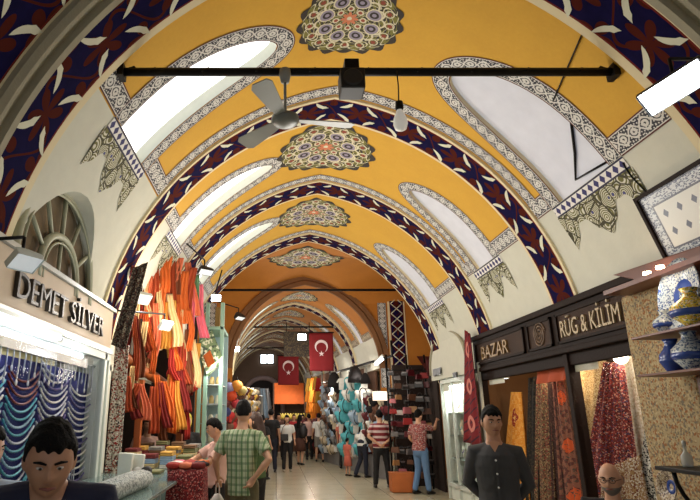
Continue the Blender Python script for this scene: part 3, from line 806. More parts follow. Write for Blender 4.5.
def scarves(x0, x1, y0, y1, L, n, cols, where, wpx=9, da=7.45, db=9.1, slant=0, cat='scarf'):
    for i in range(n):
        f = (i+.5)/n; px = x0+(x1-x0)*f; py = y0+(y1-y0)*f+rnd.uniform(-9, 8); d = da+(db-da)*(px-128)/72+rnd.uniform(-.12, .12)
        l = L*rnd.uniform(.65, 1.2); c = cols[i % len(cols)]; w = wpx*rnd.uniform(.9, 1.5)
        s = slant+rnd.uniform(-7, 7)
        o = sheet('scarf', PT(px-w*.3, py, d), PT(px+w*.3, py, d), PT(px-w*.5+s, py+l, d), PT(px+w*.5+s, py+l+rnd.uniform(-3, 3), d), (.35, -.93, 0), 2.5, .022, SCM[c], ph=rnd.uniform(0, 6), nv=12, sway=rnd.uniform(.02, .07))
        tag(o, '%s scarf, %s from left in the %s' % (c, ORD[i], where), cat, 'scarves hung at the textile stall')
O_, R_, DR, GY, CR, SA, PK, BR_, W_, GR, RU, BK = 'orange', 'red', 'dark red', 'golden yellow', 'cream', 'salmon', 'pink', 'brown', 'white', 'green', 'rust', 'black'
scarves(150, 178, 236, 240, 50, 7, [DR, RU, BR_, O_, RU, R_, BR_], 'topmost bunch of the stall', 9, slant=-10)
scarves(162, 196, 258, 268, 58, 8, [R_, O_, RU, O_, SA, O_, R_, RU], 'orange bunch under the topmost', 10, slant=-6)
scarves(136, 166, 284, 276, 50, 7, [CR, BR_, CR, SA, RU, CR, O_], 'pale bunch left of the orange bunch', 8, slant=-8)
scarves(134, 164, 312, 304, 58, 9, [DR, R_, SA, O_, R_, CR, SA, CR, O_], 'red and salmon row behind the lamps', 7)
scarves(160, 190, 300, 305, 62, 8, [CR, GY, CR, GY, O_, CR, W_, O_], 'cream and yellow row right of the lamps', 8)
scarves(186, 202, 268, 282, 52, 5, [SA, PK, W_, GR, PK], 'pink and white bunch next to the booth', 7)
scarves(170, 188, 342, 344, 46, 7, [R_, O_, R_, R_, RU, R_, DR], 'tight bright red row at mid height', 6)
scarves(152, 168, 380, 388, 60, 5, [RU, O_, DR, O_, BR_], 'brown and orange row under the beam', 8)
scarves(168, 188, 366, 378, 62, 6, [GY, O_, GY, DR, R_, DR], 'lowest row by the counter seller', 7)
scarves(126, 150, 322, 314, 60, 8, [BR_, DR, RU, BR_, BK, RU, CR, BR_], 'brown bunch beside the pier', 8, slant=-3)
scarves(140, 172, 262, 250, 60, 8, [BR_, RU, DR, BR_, RU, CR, DR, BR_], 'dark bunch under the topmost', 8, slant=-12)
scarves(126, 142, 372, 378, 34, 6, [RU, BR_, CR, DR, RU, SA], 'low row beside the cream curtain', 8)
scarves(186, 200, 330, 344, 60, 5, [BR_, R_, CR, DR, GY], 'narrow bunch left of the booth', 6)
# folded piles and rolls on the counters
ct = thing('glass_counter', 'long glass topped display counter along the left aisle with rolls and folded cloth on it', 'counter', (-1.45, 6.3, 0))
ZC = .98
ctm = mat('counter_pale_green', C(150, 176, 168), .4)
mb = MB(); RB(mb, ct, (-2.0, 3.5, 0), (-1.0, 8.9, .55)); RB(mb, ct, (-2.0, 3.5, ZC-.05), (-1.96, 8.9, ZC-.02)); mb.build('base', ctm, ct, bevel=.01)
mb = MB()
for y in (3.5, 5.3, 7.1, 8.88):
    for x in (-1.99, -1.02): RB(mb, ct, (x-.012, y-.012, .55), (x+.012, y+.012, ZC-.01))
for x in (-1.99, -1.02): RB(mb, ct, (x-.012, 3.5, ZC-.03), (x+.012, 8.9, ZC-.01))
mb.build('metal_frame', alum, ct)
mb = MB(); RB(mb, ct, (-2.01, 3.48, ZC-.01), (-1.0, 8.92, ZC)); mb.build('glass_top', mat('counter_glass', C(150, 176, 172), .08, alpha=.55), ct)
mb = MB(); RB(mb, ct, (-1.98, 3.52, .72), (-1.04, 8.86, .735)); mb.build('shelf', mat('shelf_glass', C(170, 190, 184), .2), ct)
rollm = mat('grey_patterned_cloth', rough=.85, fn=f_speck(C(158, 162, 156), [C(120, 124, 122), C(190, 192, 184), C(90, 94, 92)], 30))
for i, (a, b, r) in enumerate((((78, 478), (134, 463), .07), ((82, 488), (142, 470), .075), ((88, 499), (146, 478), .07))):
    p = PT(a[0], a[1], 4.1+.0*i); q = PT(b[0], b[1], 5.6); p.z = q.z = ZC+r+.001; mb = MB()
    p.x = min(p.x, -1.12); L = q-p
    mb.tube([Vector((0, 0, 0)), L*.33, L*.66, L], r, 18)
    t = mb.build('fabric_roll', rollm, loc=p)
    mb2 = MB(); mb2.tube([-L.normalized()*.02, L+L.normalized()*.02], r*.35, 12); mb2.build('roll_core', mat('cardboard', C(60, 56, 50), .8), t)
    tag(t, ['grey patterned fabric roll lying furthest back on the counter', 'grey patterned fabric roll in the middle of the three on the counter', 'grey patterned fabric roll nearest the aisle on the counter'][i], 'fabric roll', 'fabric rolls on the glass counter')
whm = mat('paper_white', C(226, 226, 214), .7)
for i, (px, w, h) in enumerate(((124, 12, 26), (133, 11, 24))):
    p = PT(px, 463, 6.4); z = ZC; a = .07*w/12; mb = MB(); mb.prism([(-a, 0), (a, 0), (a*1.25, .24*h/26), (-a*1.25+.02, .25*h/26)], (0, 0, 0), (1, 0, 0), (0, 0, 1), (0, .09, 0))
    tag(mb.build('white_bag', whm, loc=(p.x, 6.4+.14*i, z), bevel=.008), ['white paper bag standing on the counter, left one', 'white paper bag standing on the counter, right one'][i], 'paper bag', 'white paper bags')
pilecols = [('white', (214, 210, 200)), ('beige', (186, 164, 120)), ('grey', (130, 128, 124)), ('mustard', (196, 150, 70)), ('maroon', (110, 40, 40)), ('pale blue', (140, 164, 190)), ('brown', (110, 80, 54)), ('olive', (120, 120, 80))]
PM = [mat('folded_'+n.replace(' ', '_'), C(*c), .85, noise=.3) for n, c in pilecols]
def folded(w, dpt, h):
    mb = MB(); prof = [(-dpt/2, 0), (dpt/2-.01, 0), (dpt/2, h*.25), (dpt/2-.006, h*.5), (dpt/2, h*.75), (dpt/2-.01, h), (-dpt/2, h)]
    mb.prism([(a, b) for a, b in prof], (-w/2, 0, 0), (0, -1, 0), (0, 0, 1), (w, 0, 0)); return mb
def piles(px0, px1, d, X0, X1, rows, z0, where, w=.17, cols=None, dy=.26, th=.05, group=None, step=0):
    n = max(1, int((X1-X0)/(w*1.1)))
    for i in range(n):
        x = X0+(i+.5)*(X1-X0)/n; z = z0
        k = rows+rnd.randint(-1, 1)
        for j in range(max(1, k)):
            hgt = th*rnd.uniform(.8, 1.2); ci = rnd.randrange(len(pilecols)) if cols is None else rnd.choice(cols)
            o = folded(w*rnd.uniform(.88, 1), dy*rnd.uniform(.9, 1), hgt).build('folded_cloth', PM[ci], loc=(x, d+step*i, z+.0005))
            tag(o, '%s folded cloth, %s up in %s stack %s' % (pilecols[ci][0], ORD[j], ORD[i], where), 'folded cloth', group or 'folded cloths '+where)
            z += hgt+.001
piles(0, 0, 7.6, -1.94, -1.04, 4, ZC, 'in the front row on the counter')
piles(0, 0, 8.0, -1.94, -1.04, 5, ZC, 'in the middle row on the counter')
piles(0, 0, 8.4, -1.94, -1.04, 6, ZC, 'in the back row on the counter')
piles(0, 0, 6.9, -1.5, -1.04, 1, ZC, 'by the small rolls', cols=[4, 2, 7], th=.04)
for i, (px, c) in enumerate(((138, 'black'), (146, 'white'), (154, 'black'))):
    mb = MB(); r = .05; p = PT(px, 470, 6.5); mb.tube([(0, -.05, 0), (0, .1, 0)], [r, r], 14); mb.tube([(0, -.055, 0), (0, -.05, 0)], [r*.4, r*.4], 10)
    tag(mb.build('cloth_roll', SCM[c], loc=(p.x-.1, 6.55, ZC+r)), '%s small cloth roll on the counter, %s from the left' % (c, ORD[i]), 'cloth roll', 'small cloth rolls on the counter')
# heap of red goods and red patterned draped stand
redsp = mat('red_patterned_cloth', rough=.9, fn=f_speck(C(112, 22, 28), [C(160, 50, 46), C(60, 16, 22), C(190, 120, 110)], 34))
sd = thing('draped_stand', 'stand covered by dark red patterned cloth at the end of the glass counter', 'display stand', (-.93, 6.35, 0))
def ds(u, v):
    a = 2*pi*u; r = .20*(1+.18*v)+.02*sin(a*7)*v; sqf = 1/max(abs(cos(a)), abs(sin(a)))**.6
    return Vector((r*cos(a)*sqf, r*1.2*sin(a)*sqf, 1.06*(1-v)+.02))
mb = MB(); mb.grid(ds, 56, 8); mb.face([ds(i/56, 0) for i in range(56)]); mb.build('red_cover', redsp, sd, weld=1e-5)
mb = MB(); mb.box((0, 0, .5), (.3, .36, .98)); mb.build('inner_box', beam, sd)
for i in range(9):
    mb = MB(); c = ['red', 'salmon', 'dark red', 'white', 'red', 'black', 'pink', 'red', 'orange'][i]
    mb.ell((0, 0, .035), (.085, .06, .035), nu=14, nv=8, fn=lambda q, w: w*(1+.12*sin(q.x*9+i)+.1*cos(q.y*8)))
    tag(mb.build('folded_shawl', SCM[c], loc=(-.93+.13*(i % 3-1)*.95, 6.35+.17*(i//3-1), 1.083)), '%s shawl on the red draped stand, %s row back, %s from left' % (c, ORD[i//3], ORD[i % 3]), 'shawl', 'shawls heaped on the red stand')
# pale green booth
bt = thing('glass_booth', 'pale green glazed booth with shelves of white goods beyond the scarves', 'booth', (-1.45, 10.4, 0))
gb = mat('pale_green_paint', C(150, 186, 164), .5)
pa, pb = PT(199, 400, 10.2), PT(222, 400, 10.2); za = PT(0, 330, 10.2).z
mb = MB()
for x in (pa.x, pa.x+.10, pb.x-.03):
    RB(mb, bt, (x-.035, 10.15, 0), (x+.035, 10.25, za+.5))
RB(mb, bt, (pa.x-.05, 10.15, za), (pb.x, 11.2, za+.06)); RB(mb, bt, (pa.x-.03, 10.12, .0), (pb.x, 11.2, .95)); mb.build('frame', gb, bt, bevel=.008)
mb = MB(); RB(mb, bt, (pa.x, 11.15, .95), (pb.x, 11.2, za)); mb.build('back_panel', mat('booth_blue_white', C(170, 200, 206), .5), bt)
for k in range(4):
    mb = MB(); z = 1.15+k*.33; RB(mb, bt, (pa.x+.02, 10.2, z), (pb.x-.02, 11.1, z+.015)); mb.build('shelf', alum, bt)
    for i in range(3):
        c = rnd.choice([(226, 220, 196), (200, 170, 110), (230, 224, 214)]); mb = MB()
        mb.lathe((0, 0, 0), [(0, 0), (.045, 0), (.05, .05), (.04, .12), (.02, .15), (0, .15)], 14)
        tag(mb.build('jar', mat('jar_%d' % c[1], C(*c), .4), loc=(pb.x-.10-i*.12, 10.45+.05*i, z+.016)), 'pale jar on the booth shelf, %s shelf up, %s from the right' % (ORD[k], ORD[i]), 'jar', 'jars in the green booth')
mb = MB(); p = PT(203, 360, 10.1)
mb.raw([Vector(rel(bt, *PT(x, y, dd))) for x, y, dd in ((196, 345, 9.9), (206, 372, 9.9), (222, 356, 10.1), (212, 330, 10.1), (198, 350, 10.3), (207, 378, 10.3), (223, 362, 10.4), (213, 336, 10.4))], [(0,1,2,3),(7,6,5,4),(0,4,5,1),(1,5,6,2),(2,6,7,3),(3,7,4,0)], 0, False)
mb.build('tilted_sign', mat('sign_green', rough=.5, fn=f_speck(C(116, 140, 96), [C(214, 220, 190), C(60, 80, 60)], 10)), bt)
tag(sheet('orange_pennant', PT(203, 356, 9.8), PT(210, 350, 9.8), PT(208, 368, 9.8), PT(215, 362, 9.8), (0, -1, 0), 1, .01, SCM['orange']), 'small orange pennant sticking out beside the tilted green sign', 'pennant')
po = PT(217, 340, 11.6)
pst = thing('wooden_post', 'ochre wooden post rising behind the green booth', 'post', (po.x, 11.6, 0))
mb = MB(); mb.box((0, 0, 1.9), (.10, .10, 3.8)); mb.build('shaft', mat('ochre_wood', C(130, 100, 48), .7), pst, bevel=.01)
mb = MB(); mb.box((0, 0, .05), (.2, .2, .1)); mb.build('foot', ironm, pst, bevel=.01)
# ------------------------------------------------------------------ right: carved wooden carpet shop
rs = thing('carpet_shop_front', 'dark carved wooden carpet shop front with lettered fascia on the right', 'shop front', (3.6, 7.7, 0))
fx = 3.52
mb = MB(); RB(mb, rs, (fx, 5.32, EYE+.80), (fx+.3, 10.1, EYE+1.30)); RB(mb, rs, (fx-.05, 5.25, EYE+1.28), (fx+.3, 10.15, EYE+1.36)); RB(mb, rs, (fx-.03, 5.28, EYE+.74), (fx+.3, 10.12, EYE+.81))
fa = mb.build('fascia', dwood, rs, bevel=.012)
mb = MB(); RB(mb, rs, (fx+.05, 5.3, EYE+.60), (fx+.13, 10.1, EYE+.76)); mb.build('transom', dwood, rs, bevel=.01)
panm = mat('carved_panel_wood', C(56, 37, 25), .6, spec=.2, bump=.8, bscale=90, noise=.4)
for (a, b) in ((5.45, 6.98), (7.12, 7.82), (7.95, 9.95)):
    mb = MB(); z0, z1 = EYE+.86, EYE+1.23
    for (p, q, r, s_) in ((a, b, z1-.03, z1), (a, b, z0, z0+.03), (a, a+.03, z0, z1), (b-.03, b, z0, z1)): RB(mb, rs, (fx-.03, p, r), (fx, q, s_))
    RB(mb, rs, (fx-.008, a, z0), (fx, b, z1), 1); mb.build('carved_panel', [dwood, panm], rs)
mb = MB()
mb.tube([Vector(rel(rs, fx-.012, 7.47+(.012+.0016*k)*cos(k*.22), EYE+1.045+(.012+.0016*k)*sin(k*.22))) for k in range(100)], [.012+.005*sin(k*1.1) for k in range(100)], 7)
mb.build('rosette', mat('rosette_wood', C(96, 74, 54), .45), rs)
gold = mat('pale_gold_letters', C(164, 146, 116), .5, metal=.2); bronze = mat('bronze_letters', C(132, 104, 62), .45, metal=.3)
MR = Matrix.Rotation(-pi/2, 4, 'Z') @ Matrix.Rotation(pi/2, 4, 'X')
text_mesh('RÜG & KİLİM', .30, .014, 'lettering', gold, rs, Matrix.Translation(rel(rs, fx-.02, 6.88, EYE+.93)) @ MR @ Matrix.Diagonal((.70, .95, 1, 1)))
text_mesh('BAZAR', .32, .014, 'lettering', bronze, rs, Matrix.Translation(rel(rs, fx-.02, 9.65, EYE+.93)) @ MR @ Matrix.Diagonal((1.15, .95, 1, 1)))
mb = MB()
RB(mb, rs, (fx+.02, 5.3, 0), (fx+.14, 6.96, .35)); mb.build('window_sill', dwood, rs, bevel=.01)
for y in (5.34, 6.96, 10.02): mb = MB(); RB(mb, rs, (fx+.02, y-.05, 0), (fx+.16, y+.05, EYE+.8)); mb.build('door_post', dwood, rs, bevel=.01)
mb = MB(); RB(mb, rs, (fx+.08, 5.38, .35), (fx+.088, 6.92, EYE+.76)); mb.build('glass_pane', glassm, rs)
mb = MB(); RB(mb, rs, (XR+1.0, 5.3, 0), (XR+1.05, 10.1, EYE+.82)); RB(mb, rs, (fx+.1, 10.1, 0), (XR+1.0, 10.16, EYE+.9)); RB(mb, rs, (fx+.3, 5.24, 0), (XR+1.0, 5.3, EYE+.9)); mb.build('inner_wall', mat('warm_inner_wall', C(120, 84, 50), .8), rs)
mb = MB(); RB(mb, rs, (XR-.05, 5.4, 0), (XR+.9, 6.9, .34)); mb.build('window_bed', mat('window_bed_wood', C(110, 72, 40), .5), rs)
CX_ = 3.92
def carpet(tl, tr, bl, br, m, label, folds=4, amp=.035, X=CX_, X2=None, name='hanging_carpet', cat='carpet', **k):
    f = lambda p, q: PW(p[0], p[1], q)
    return tag(sheet(name, f(tl, X), f(tr, X), f(bl, X2 or X), f(br, X2 or X), (-1, 0, 0), folds, amp, m, th=.016, nv=20, **k), label, cat)
M_cream = mat('cream_speckled_carpet', rough=.95, fn=f_speck(C(214, 196, 150), [C(176, 150, 104), C(232, 220, 186), C(150, 120, 80)], 34))
M_red = mat('red_speckled_carpet', rough=.95, fn=f_speck(C(104, 36, 34), [C(160, 70, 60), C(50, 24, 34), C(196, 150, 130), C(70, 60, 90), C(140, 40, 36)], 30))
M_white = mat('white_carpet', rough=.95, fn=f_speck(C(226, 216, 196), [C(206, 190, 160), C(238, 232, 220)], 20))
M_bw = mat('black_white_carpet', rough=.95, fn=f_speck(C(216, 214, 206), [C(40, 40, 44), C(226, 224, 218), C(90, 90, 96)], 30))
M_or = mat('orange_carpet', rough=.95, fn=f_carpet(C(216, 140, 50), C(226, 160, 70), C(150, 50, 36), C(224, 180, 110), 1.2))
M_dk = mat('dark_green_black_carpet', rough=.95, fn=f_speck(C(30, 28, 26), [C(60, 50, 36), C(20, 18, 20)], 20))
M_ol = mat('olive_patterned_carpet', rough=.95, fn=f_speck(C(104, 84, 60), [C(150, 126, 92), C(60, 44, 36), C(120, 50, 44)], 26))
M_db = mat('dark_brown_carpet', rough=.95, fn=f_carpet(C(44, 24, 22), C(56, 32, 28), C(70, 30, 28), C(90, 60, 50), 2))
M_rs = mat('rust_patterned_carpet', rough=.95, fn=f_carpet(C(130, 84, 66), C(90, 50, 44), C(196, 84, 40), C(70, 70, 60), 1.6))
M_og = mat('plain_orange_cloth', C(186, 106, 36), .9, noise=.2)
carpet((572, 358), (606, 357), (578, 442), (600, 442), M_cream, 'cream speckled carpet hanging at the left of the near shop window', 3, .02, X=4.3)
carpet((577, 440), (600, 441), (584, 540), (606, 540), M_og, 'plain orange cloth below the cream carpet', 2, .015, X=4.28, cat='cloth')
carpet((605, 362), (623, 362), (574, 560), (652, 560), M_red, 'large dark red speckled carpet gathered at the top and spreading down', 5, .05, X=4.0)
carpet((620, 354), (646, 352), (642, 480), (668, 480), M_white, 'white carpet glowing at the right of the near shop window', 3, .03, X=4.25)
carpet((650, 392), (662, 388), (636, 540), (672, 540), M_bw, 'black and white floral cloth right of the red carpet', 3, .03, X=3.85)
carpet((603, 470), (640, 455), (600, 550), (660, 550), mat('pale_gold_bedspread', rough=.9, fn=f_speck(C(150, 120, 80), [C(196, 190, 176), C(110, 60, 44)], 30)), 'gold and white embroidered spread low behind the bald man', 3, .03, X=3.8, cat='spread')
carpet((512, 392), (521, 392), (499, 540), (536, 540), M_or, 'bright orange carpet spreading down behind the man in grey', 4, .04)
carpet((529, 378), (537, 376), (527, 540), (541, 540), M_dk, 'nearly black carpet right of the orange one', 2, .03)
carpet((537, 380), (549, 376), (537, 540), (560, 540), M_ol, 'olive and brown patterned carpet between two dark ones', 3, .04)
carpet((548, 374), (557, 372), (556, 540), (574, 540), M_db, 'dark brown carpet beside the olive one', 2, .03)
carpet((553, 376), (563, 374), (566, 540), (592, 540), M_rs, 'rust red patterned carpet at the right edge of the doorway', 3, .04)
carpet((538, 372), (566, 366), (538, 384), (566, 380), SCM['rust'], 'short rust valance under the fascia rosette', 2, .02, X=3.7, cat='valance')
for i in range(5):
    carpet((486+i*6, 392+2*i % 5), (491+i*6, 392), (485+i*6, 432), (492+i*6, 430), SCM[['dark red', 'white', 'red', 'rust', 'pink'][i]], '%s scarf on the rail behind the man in grey, %s from left' % (['dark red', 'white', 'red', 'rust', 'pink'][i], ORD[i]), 1.5, .02, X=4.2, name='scarf', cat='scarf')
for i, (px, py) in enumerate(((505, 381), (519, 377), (553, 371))):
    p = PW(px, py, 3.85); t = thing('spot_lamp', 'round lamp lit under the shop ceiling, %s from the left' % ORD[i], 'lamp', (p.x, p.y, p.z+.05), group='lamps inside the carpet shop')
    mb = MB(); mb.lathe((0, 0, 0), [(0, .05), (.07, .045), (.08, 0), (.06, -.01)], 16); mb.build('housing', whitemetal, t)
    mb = MB(); mb.lathe((0, 0, -.004), [(0, -.006), (.055, -.006), (.06, 0), (0, .0)], 16); mb.build('lens', warmE if i == 2 else tubeE, t)
t = thing('fluorescent_tube', 'short white tube under the fascia of the near carpet window', 'light', (3.75, 5.9, EYE+.70))
mb = MB(); mb.tube([(0, -.45, 0), (0, .45, 0)], .02, 8); mb.build('tube', tubeE, t)
mb = MB(); mb.box((0, 0, .03), (.05, 1.0, .03)); mb.build('fitting', whitemetal, t)

# patterned pillar, wooden canopy, tile panel, ceramics
pilm = mat('beige_floral_cloth', rough=.9, fn=f_speck(C(158, 140, 104), [C(140, 120, 84), C(176, 158, 120), C(140, 90, 50), C(110, 100, 84)], 24))
mb = MB(); mb.bb((0, -.48, 0), (.5, .34, EYE+1.12)); pil = tag(mb.build('cloth_covered_pillar', pilm, loc=(3.34, 5.02, 0), bevel=.04), 'square pillar covered in beige floral cloth right of the carpet window', 'pillar')
cn = thing('wooden_canopy', 'red brown wooden canopy with two small lit spots above the ceramics', 'canopy', (3.2, 4.9, EYE+1.2))
a, b, c, d = PT(616, 276, 5.5), PT(700, 243, 4.3), PT(640, 284, 5.3), PT(720, 262, 3.9)
mb = MB(); mb.raw([Vector(p)-cn.location for p in (PW(612, 275, 3.40), PW(760, 225, 3.40), PW(760, 240, 3.40), PW(640, 281, 3.40), PW(612, 275, 3.40)+Vector((.35, .1, 0)), PW(760, 225, 3.40)+Vector((.35, 0, 0)), PW(760, 240, 3.4)+Vector((.35, 0, 0)), PW(640, 281, 3.4)+Vector((.35, 0, 0)))], [(0,1,2,3),(7,6,5,4),(0,4,5,1),(1,5,6,2),(2,6,7,3),(3,7,4,0)], 0, False)
mb.build('cornice', rwood, cn, bevel=.01)
mb = MB(); RB(mb, cn, (3.10, 3.4, EYE+1.10), (3.62, 5.2, EYE+1.14)); mb.build('soffit_board', rwood, cn)
for px, py in ((647, 273), (660, 267)):
    p = PW(px, py, 3.32); mb = MB(); mb.lathe(p-cn.location, [(0, .015), (.032, .01), (.035, -.015), (.0, -.02)], 14); mb.build('halogen_spot', warmE, cn)
LAMPS.append((PW(655, 280, 3.15), (-.1, 0, -1), 12))
tp = [V1.p(1, 4.80, 1.36, .05), V1.p(1, 3.3, 1.36, .05), V1.p(1, 3.3, .66, .05), V1.p(1, 4.80, .66, .05)]
tpt = thing('framed_tile_panel', 'dark framed panel with blue and white border and small diamonds on the right wall', 'picture', tuple(tp[3]))
nn = (tp[1]-tp[0]).cross(tp[3]-tp[0]).normalized(); nn = nn if nn.x < 0 else -nn
def pq(u, v, o=0): return tp[0]*(1-u)*(1-v)+tp[1]*u*(1-v)+tp[3]*(1-u)*v+tp[2]*u*v+nn*o-tpt.location
def slab(mb, u0, v0, u1, v1, o0, o1, mi=0):
    A = [pq(u0, v0, o0), pq(u1, v0, o0), pq(u1, v1, o0), pq(u0, v1, o0)]; B = [pq(u0, v0, o1), pq(u1, v0, o1), pq(u1, v1, o1), pq(u0, v1, o1)]
    mb.raw(A+B, [(0,1,2,3),(0,4,5,1),(1,5,6,2),(2,6,7,3),(3,7,4,0)], mi, False)
    mb.raw(B, [(3,2,1,0)], mi, False, [(u0, v0), (u1, v0), (u1, v1), (u0, v1)])
mb = MB()
for q in ((0, 0, 1, .045), (0, .955, 1, 1), (0, 0, .022, 1), (.978, 0, 1, 1)): slab(mb, *q, 0, .035)
mb.build('frame', dwood, tpt)
def f_tile():
    u, v, _ = coords(); u = u*2.1
    e = mn(mn(u, 2.1-u), mn(v, 1.0-v))
    w = tex('Voronoi', 60, 'UV'); vv = mix((w < .46), C(190, 194, 196), C(56, 66, 96))
    a = ab(fr(u*4.2)-.5)+ab(fr(v*4.2)-.5)*.8; dm = a < .2
    inner = mix(dm, C(206, 206, 198), C(54, 60, 84))
    c = mix((e < .21), inner, vv); c = mix((ab(e-.21) < .012), c, C(50, 54, 74)); return mix((ab(e-.06) < .008), c, C(60,64,90))
mb = MB(); slab(mb, .02, .04, .98, .96, 0, .012); mb.build('tile_field', mat('tile_panel_paint', rough=.3, fn=f_tile), tpt, fixn=False)
# ceramics on brackets
def f_plate(a, b, n=10.0):
    def g():
        u, v, _ = coords(); x = (u-.5)*2.0; y = (v-.5)*2.0; r = sq(x*x+y*y); th = at2(y, x)
        c = mix((sn(th*n)*sn(r*22.0) > .1), a, b); c = mix((ab(r-.55) < .03), c, b); return c
    return g
blw = mat('blue_white_glaze', rough=.25, fn=f_speck(C(168, 178, 182), [C(56, 72, 120), C(190, 196, 194), C(90, 108, 130)], 34))
ylw = mat('yellow_floral_glaze', rough=.2, fn=f_speck(C(214, 190, 70), [C(230, 220, 190), C(90, 120, 90), C(200, 150, 60)], 36))
cob = mat('cobalt_glaze', C(44, 70, 140), .2, noise=.3)
def plate(px, py, X, r, m, label, tilt=.25, ratio=1.0):
    p = PW(px, py, X); t = thing('ceramic_plate', label, 'plate', (p.x, p.y, p.z-r*ratio))
    M = Matrix.Translation((0, 0, r*ratio)) @ Matrix.Rotation(-pi/2+tilt, 4, 'Y') @ Matrix.Diagonal((ratio, 1, 1, 1)); mb = MB()
    mb.lathe((0, 0, 0), [(0, .0), (r*.45, .004), (r*.6, .02), (r*.92, .045), (r, .05), (r, .042), (r*.6, .008), (r*.45, -.008), (0, -.01)], 40, M=M); mb.build('dish', m, t)
    mb = MB(); mb.lathe((0, 0, 0), [(r*.2, .004), (r*.24, .007), (r*.42, .008), (r*.45, .006)], 32, M=M); mb.build('painted_ring', cob, t); return t
def jug(px, py, X, h, m, label, handle=True, lid=False, rw=.36):
    p = PW(px, py, X); t = thing('ceramic_jug' if handle else 'ceramic_jar', label, 'jug' if handle else 'jar', tuple(p)); mb = MB()
    mb.lathe((0, 0, 0), [(0, 0), (h*.2, 0), (h*.22, h*.04), (h*rw, h*.3), (h*rw*.95, h*.5), (h*.16, h*.74), (h*.15, h*.84), (h*.21, h*.95), (h*.18, h*.95), (h*.1, h*.8), (0, h*.7)], 26); mb.build('body', m, t)
    mb = MB(); mb.lathe((0, 0, 0), [(h*rw*.9, h*.24), (h*rw*1.012, h*.3), (h*rw*.99, h*.4), (h*rw*.9, h*.43)], 26); mb.build('blue_band', cob, t)
    if handle: mb = MB(); mb.tube([(0, h*(.17+.2*sin(pi*k/8)), h*(.84-.5*k/8)) for k in range(9)], h*.03, 8); mb.build('handle', cob, t)
    if lid: mb = MB(); mb.lathe((0, 0, h*.93), [(h*.22, 0), (h*.2, h*.06), (h*.05, h*.13), (h*.06, h*.19), (0, h*.22)], 20); mb.build('lid', m, t)
    return t
shelfc = thing('ceramics_rack', 'wooden rack with iron brackets carrying the ceramics at the right edge', 'shelf', (3.3, 4.3, 0))
mb = MB(); RB(mb, shelfc, (3.30, 3.2, 0), (3.36, 4.50, EYE+1.1)); mb.build('back_board', rwood, shelfc)
for z in (PW(690, 331, 3.2).z, PW(690, 372, 3.2).z): mb = MB(); RB(mb, shelfc, (2.98, 3.3, z-.02), (3.30, 4.72, z)); mb.build('board', rwood, shelfc, bevel=.004)
z2 = PW(690, 372, 3.2).z; z1 = PW(690, 331, 3.2).z
plate(684, 296, 3.18, .24, blw, 'large blue and white plate with a pointed leaf standing at the right edge', .18, 1.25)
def on(o, z): o.location.z = z; return o
on(jug(697, 330, 3.08, .30, ylw, 'yellow floral bowl in front of the large plate', False, rw=.5), z1)
on(jug(667, 330, 3.12, .20, blw, 'small blue and white pot on the upper shelf beside the pillar', False, rw=.46), z1)
on(jug(676, 372, 3.12, .27, cob, 'dark blue glazed jug on the lower shelf'), z2)
on(jug(696, 372, 3.10, .31, blw, 'round white and blue lidded jar at the end of the lower shelf', False, True, rw=.44), z2)
wt = thing('iron_table', 'black wrought iron wall table with curled bracket below the ceramics', 'table', (3.1, 4.2, 0))
zt = PW(680, 466, 3.1).z
mb = MB(); RB(mb, wt, (2.92, 3.2, zt-.03), (3.30, 4.62, zt)); mb.build('table_top', ironm, wt, bevel=.005)
for yy in (4.5, 3.8):
    mb = MB(); mb.tube([Vector(rel(wt, 2.98+.15*(1-cos(k*pi/8))/2*2, yy, zt-.03-.42*sin(k*pi/16))) for k in range(9)], .016, 7); mb.build('curled_bracket', ironm, wt)
mb = MB()
for yy in (4.5, 3.4): RB(mb, wt, (3.24, yy-.015, 0), (3.28, yy+.015, zt-.03))
mb.build('leg', ironm, wt)
glv = mat('clear_glassware', C(190, 196, 190), .1, alpha=.6)
for i in range(5):
    t = thing('glass_bottle', 'slim clear glass bottle on the iron table, %s from the pillar' % ORD[i], 'bottle', (3.1+.03*(i % 2), 4.5-.17*i, zt), group='glass bottles on the iron table')
    h = .16+.05*((i*7) % 3); mb = MB(); mb.lathe((0, 0, 0), [(0, 0), (.035, 0), (.04, .02), (.038, h*.5), (.012, h*.7), (.011, h*.95), (.016, h)], 16); mb.build('body', glv, t)
    mb = MB(); mb.ell((0, 0, h+.012), (.015, .015, .02), nu=10, nv=8); mb.build('stopper', alum, t)
plate(672, 487, 3.12, .12, mat('beige_relief_glaze', rough=.4, fn=f_speck(C(170, 150, 120), [C(90, 70, 60), C(200, 190, 170)], 40)), 'small beige decorated plate hanging below the iron table', .1)

# red hanging kilim, white post
rk = mat('red_kilim', rough=.9, fn=lambda: (lambda u, v: mix((ab(sq((fr(v*1.6)-.5)*(fr(v*1.6)-.5)*.4+(u-.25)*(u-.25))-.12) < .03), mix((sn(v*40.0+u*30.0) > .8), C(116, 20, 30), C(60, 20, 40)), C(196, 120, 110)))(*coords()[:2]))
f_ = lambda x, y: PW(x, y, 3.38)
tag(sheet('red_kilim', f_(465, 330), f_(470, 334), f_(465, 442), f_(483, 448), (-1, -.4, 0), 2, .03, rk), 'tall dark red kilim with round motifs hanging before the lit white shop', 'kilim')
mb = MB(); p = PW(477, 350, 3.5); mb.tube([(0, 0, 0), (0, 0, EYE+.9)], .028, 10); mb.tube([(0, 0, 0), (0, 0, .02)], .07, 12)
tag(mb.build('white_post', whitemetal, loc=(3.5, p.y, 0)), 'thin white post between the red kilim and the carpet shop', 'post')

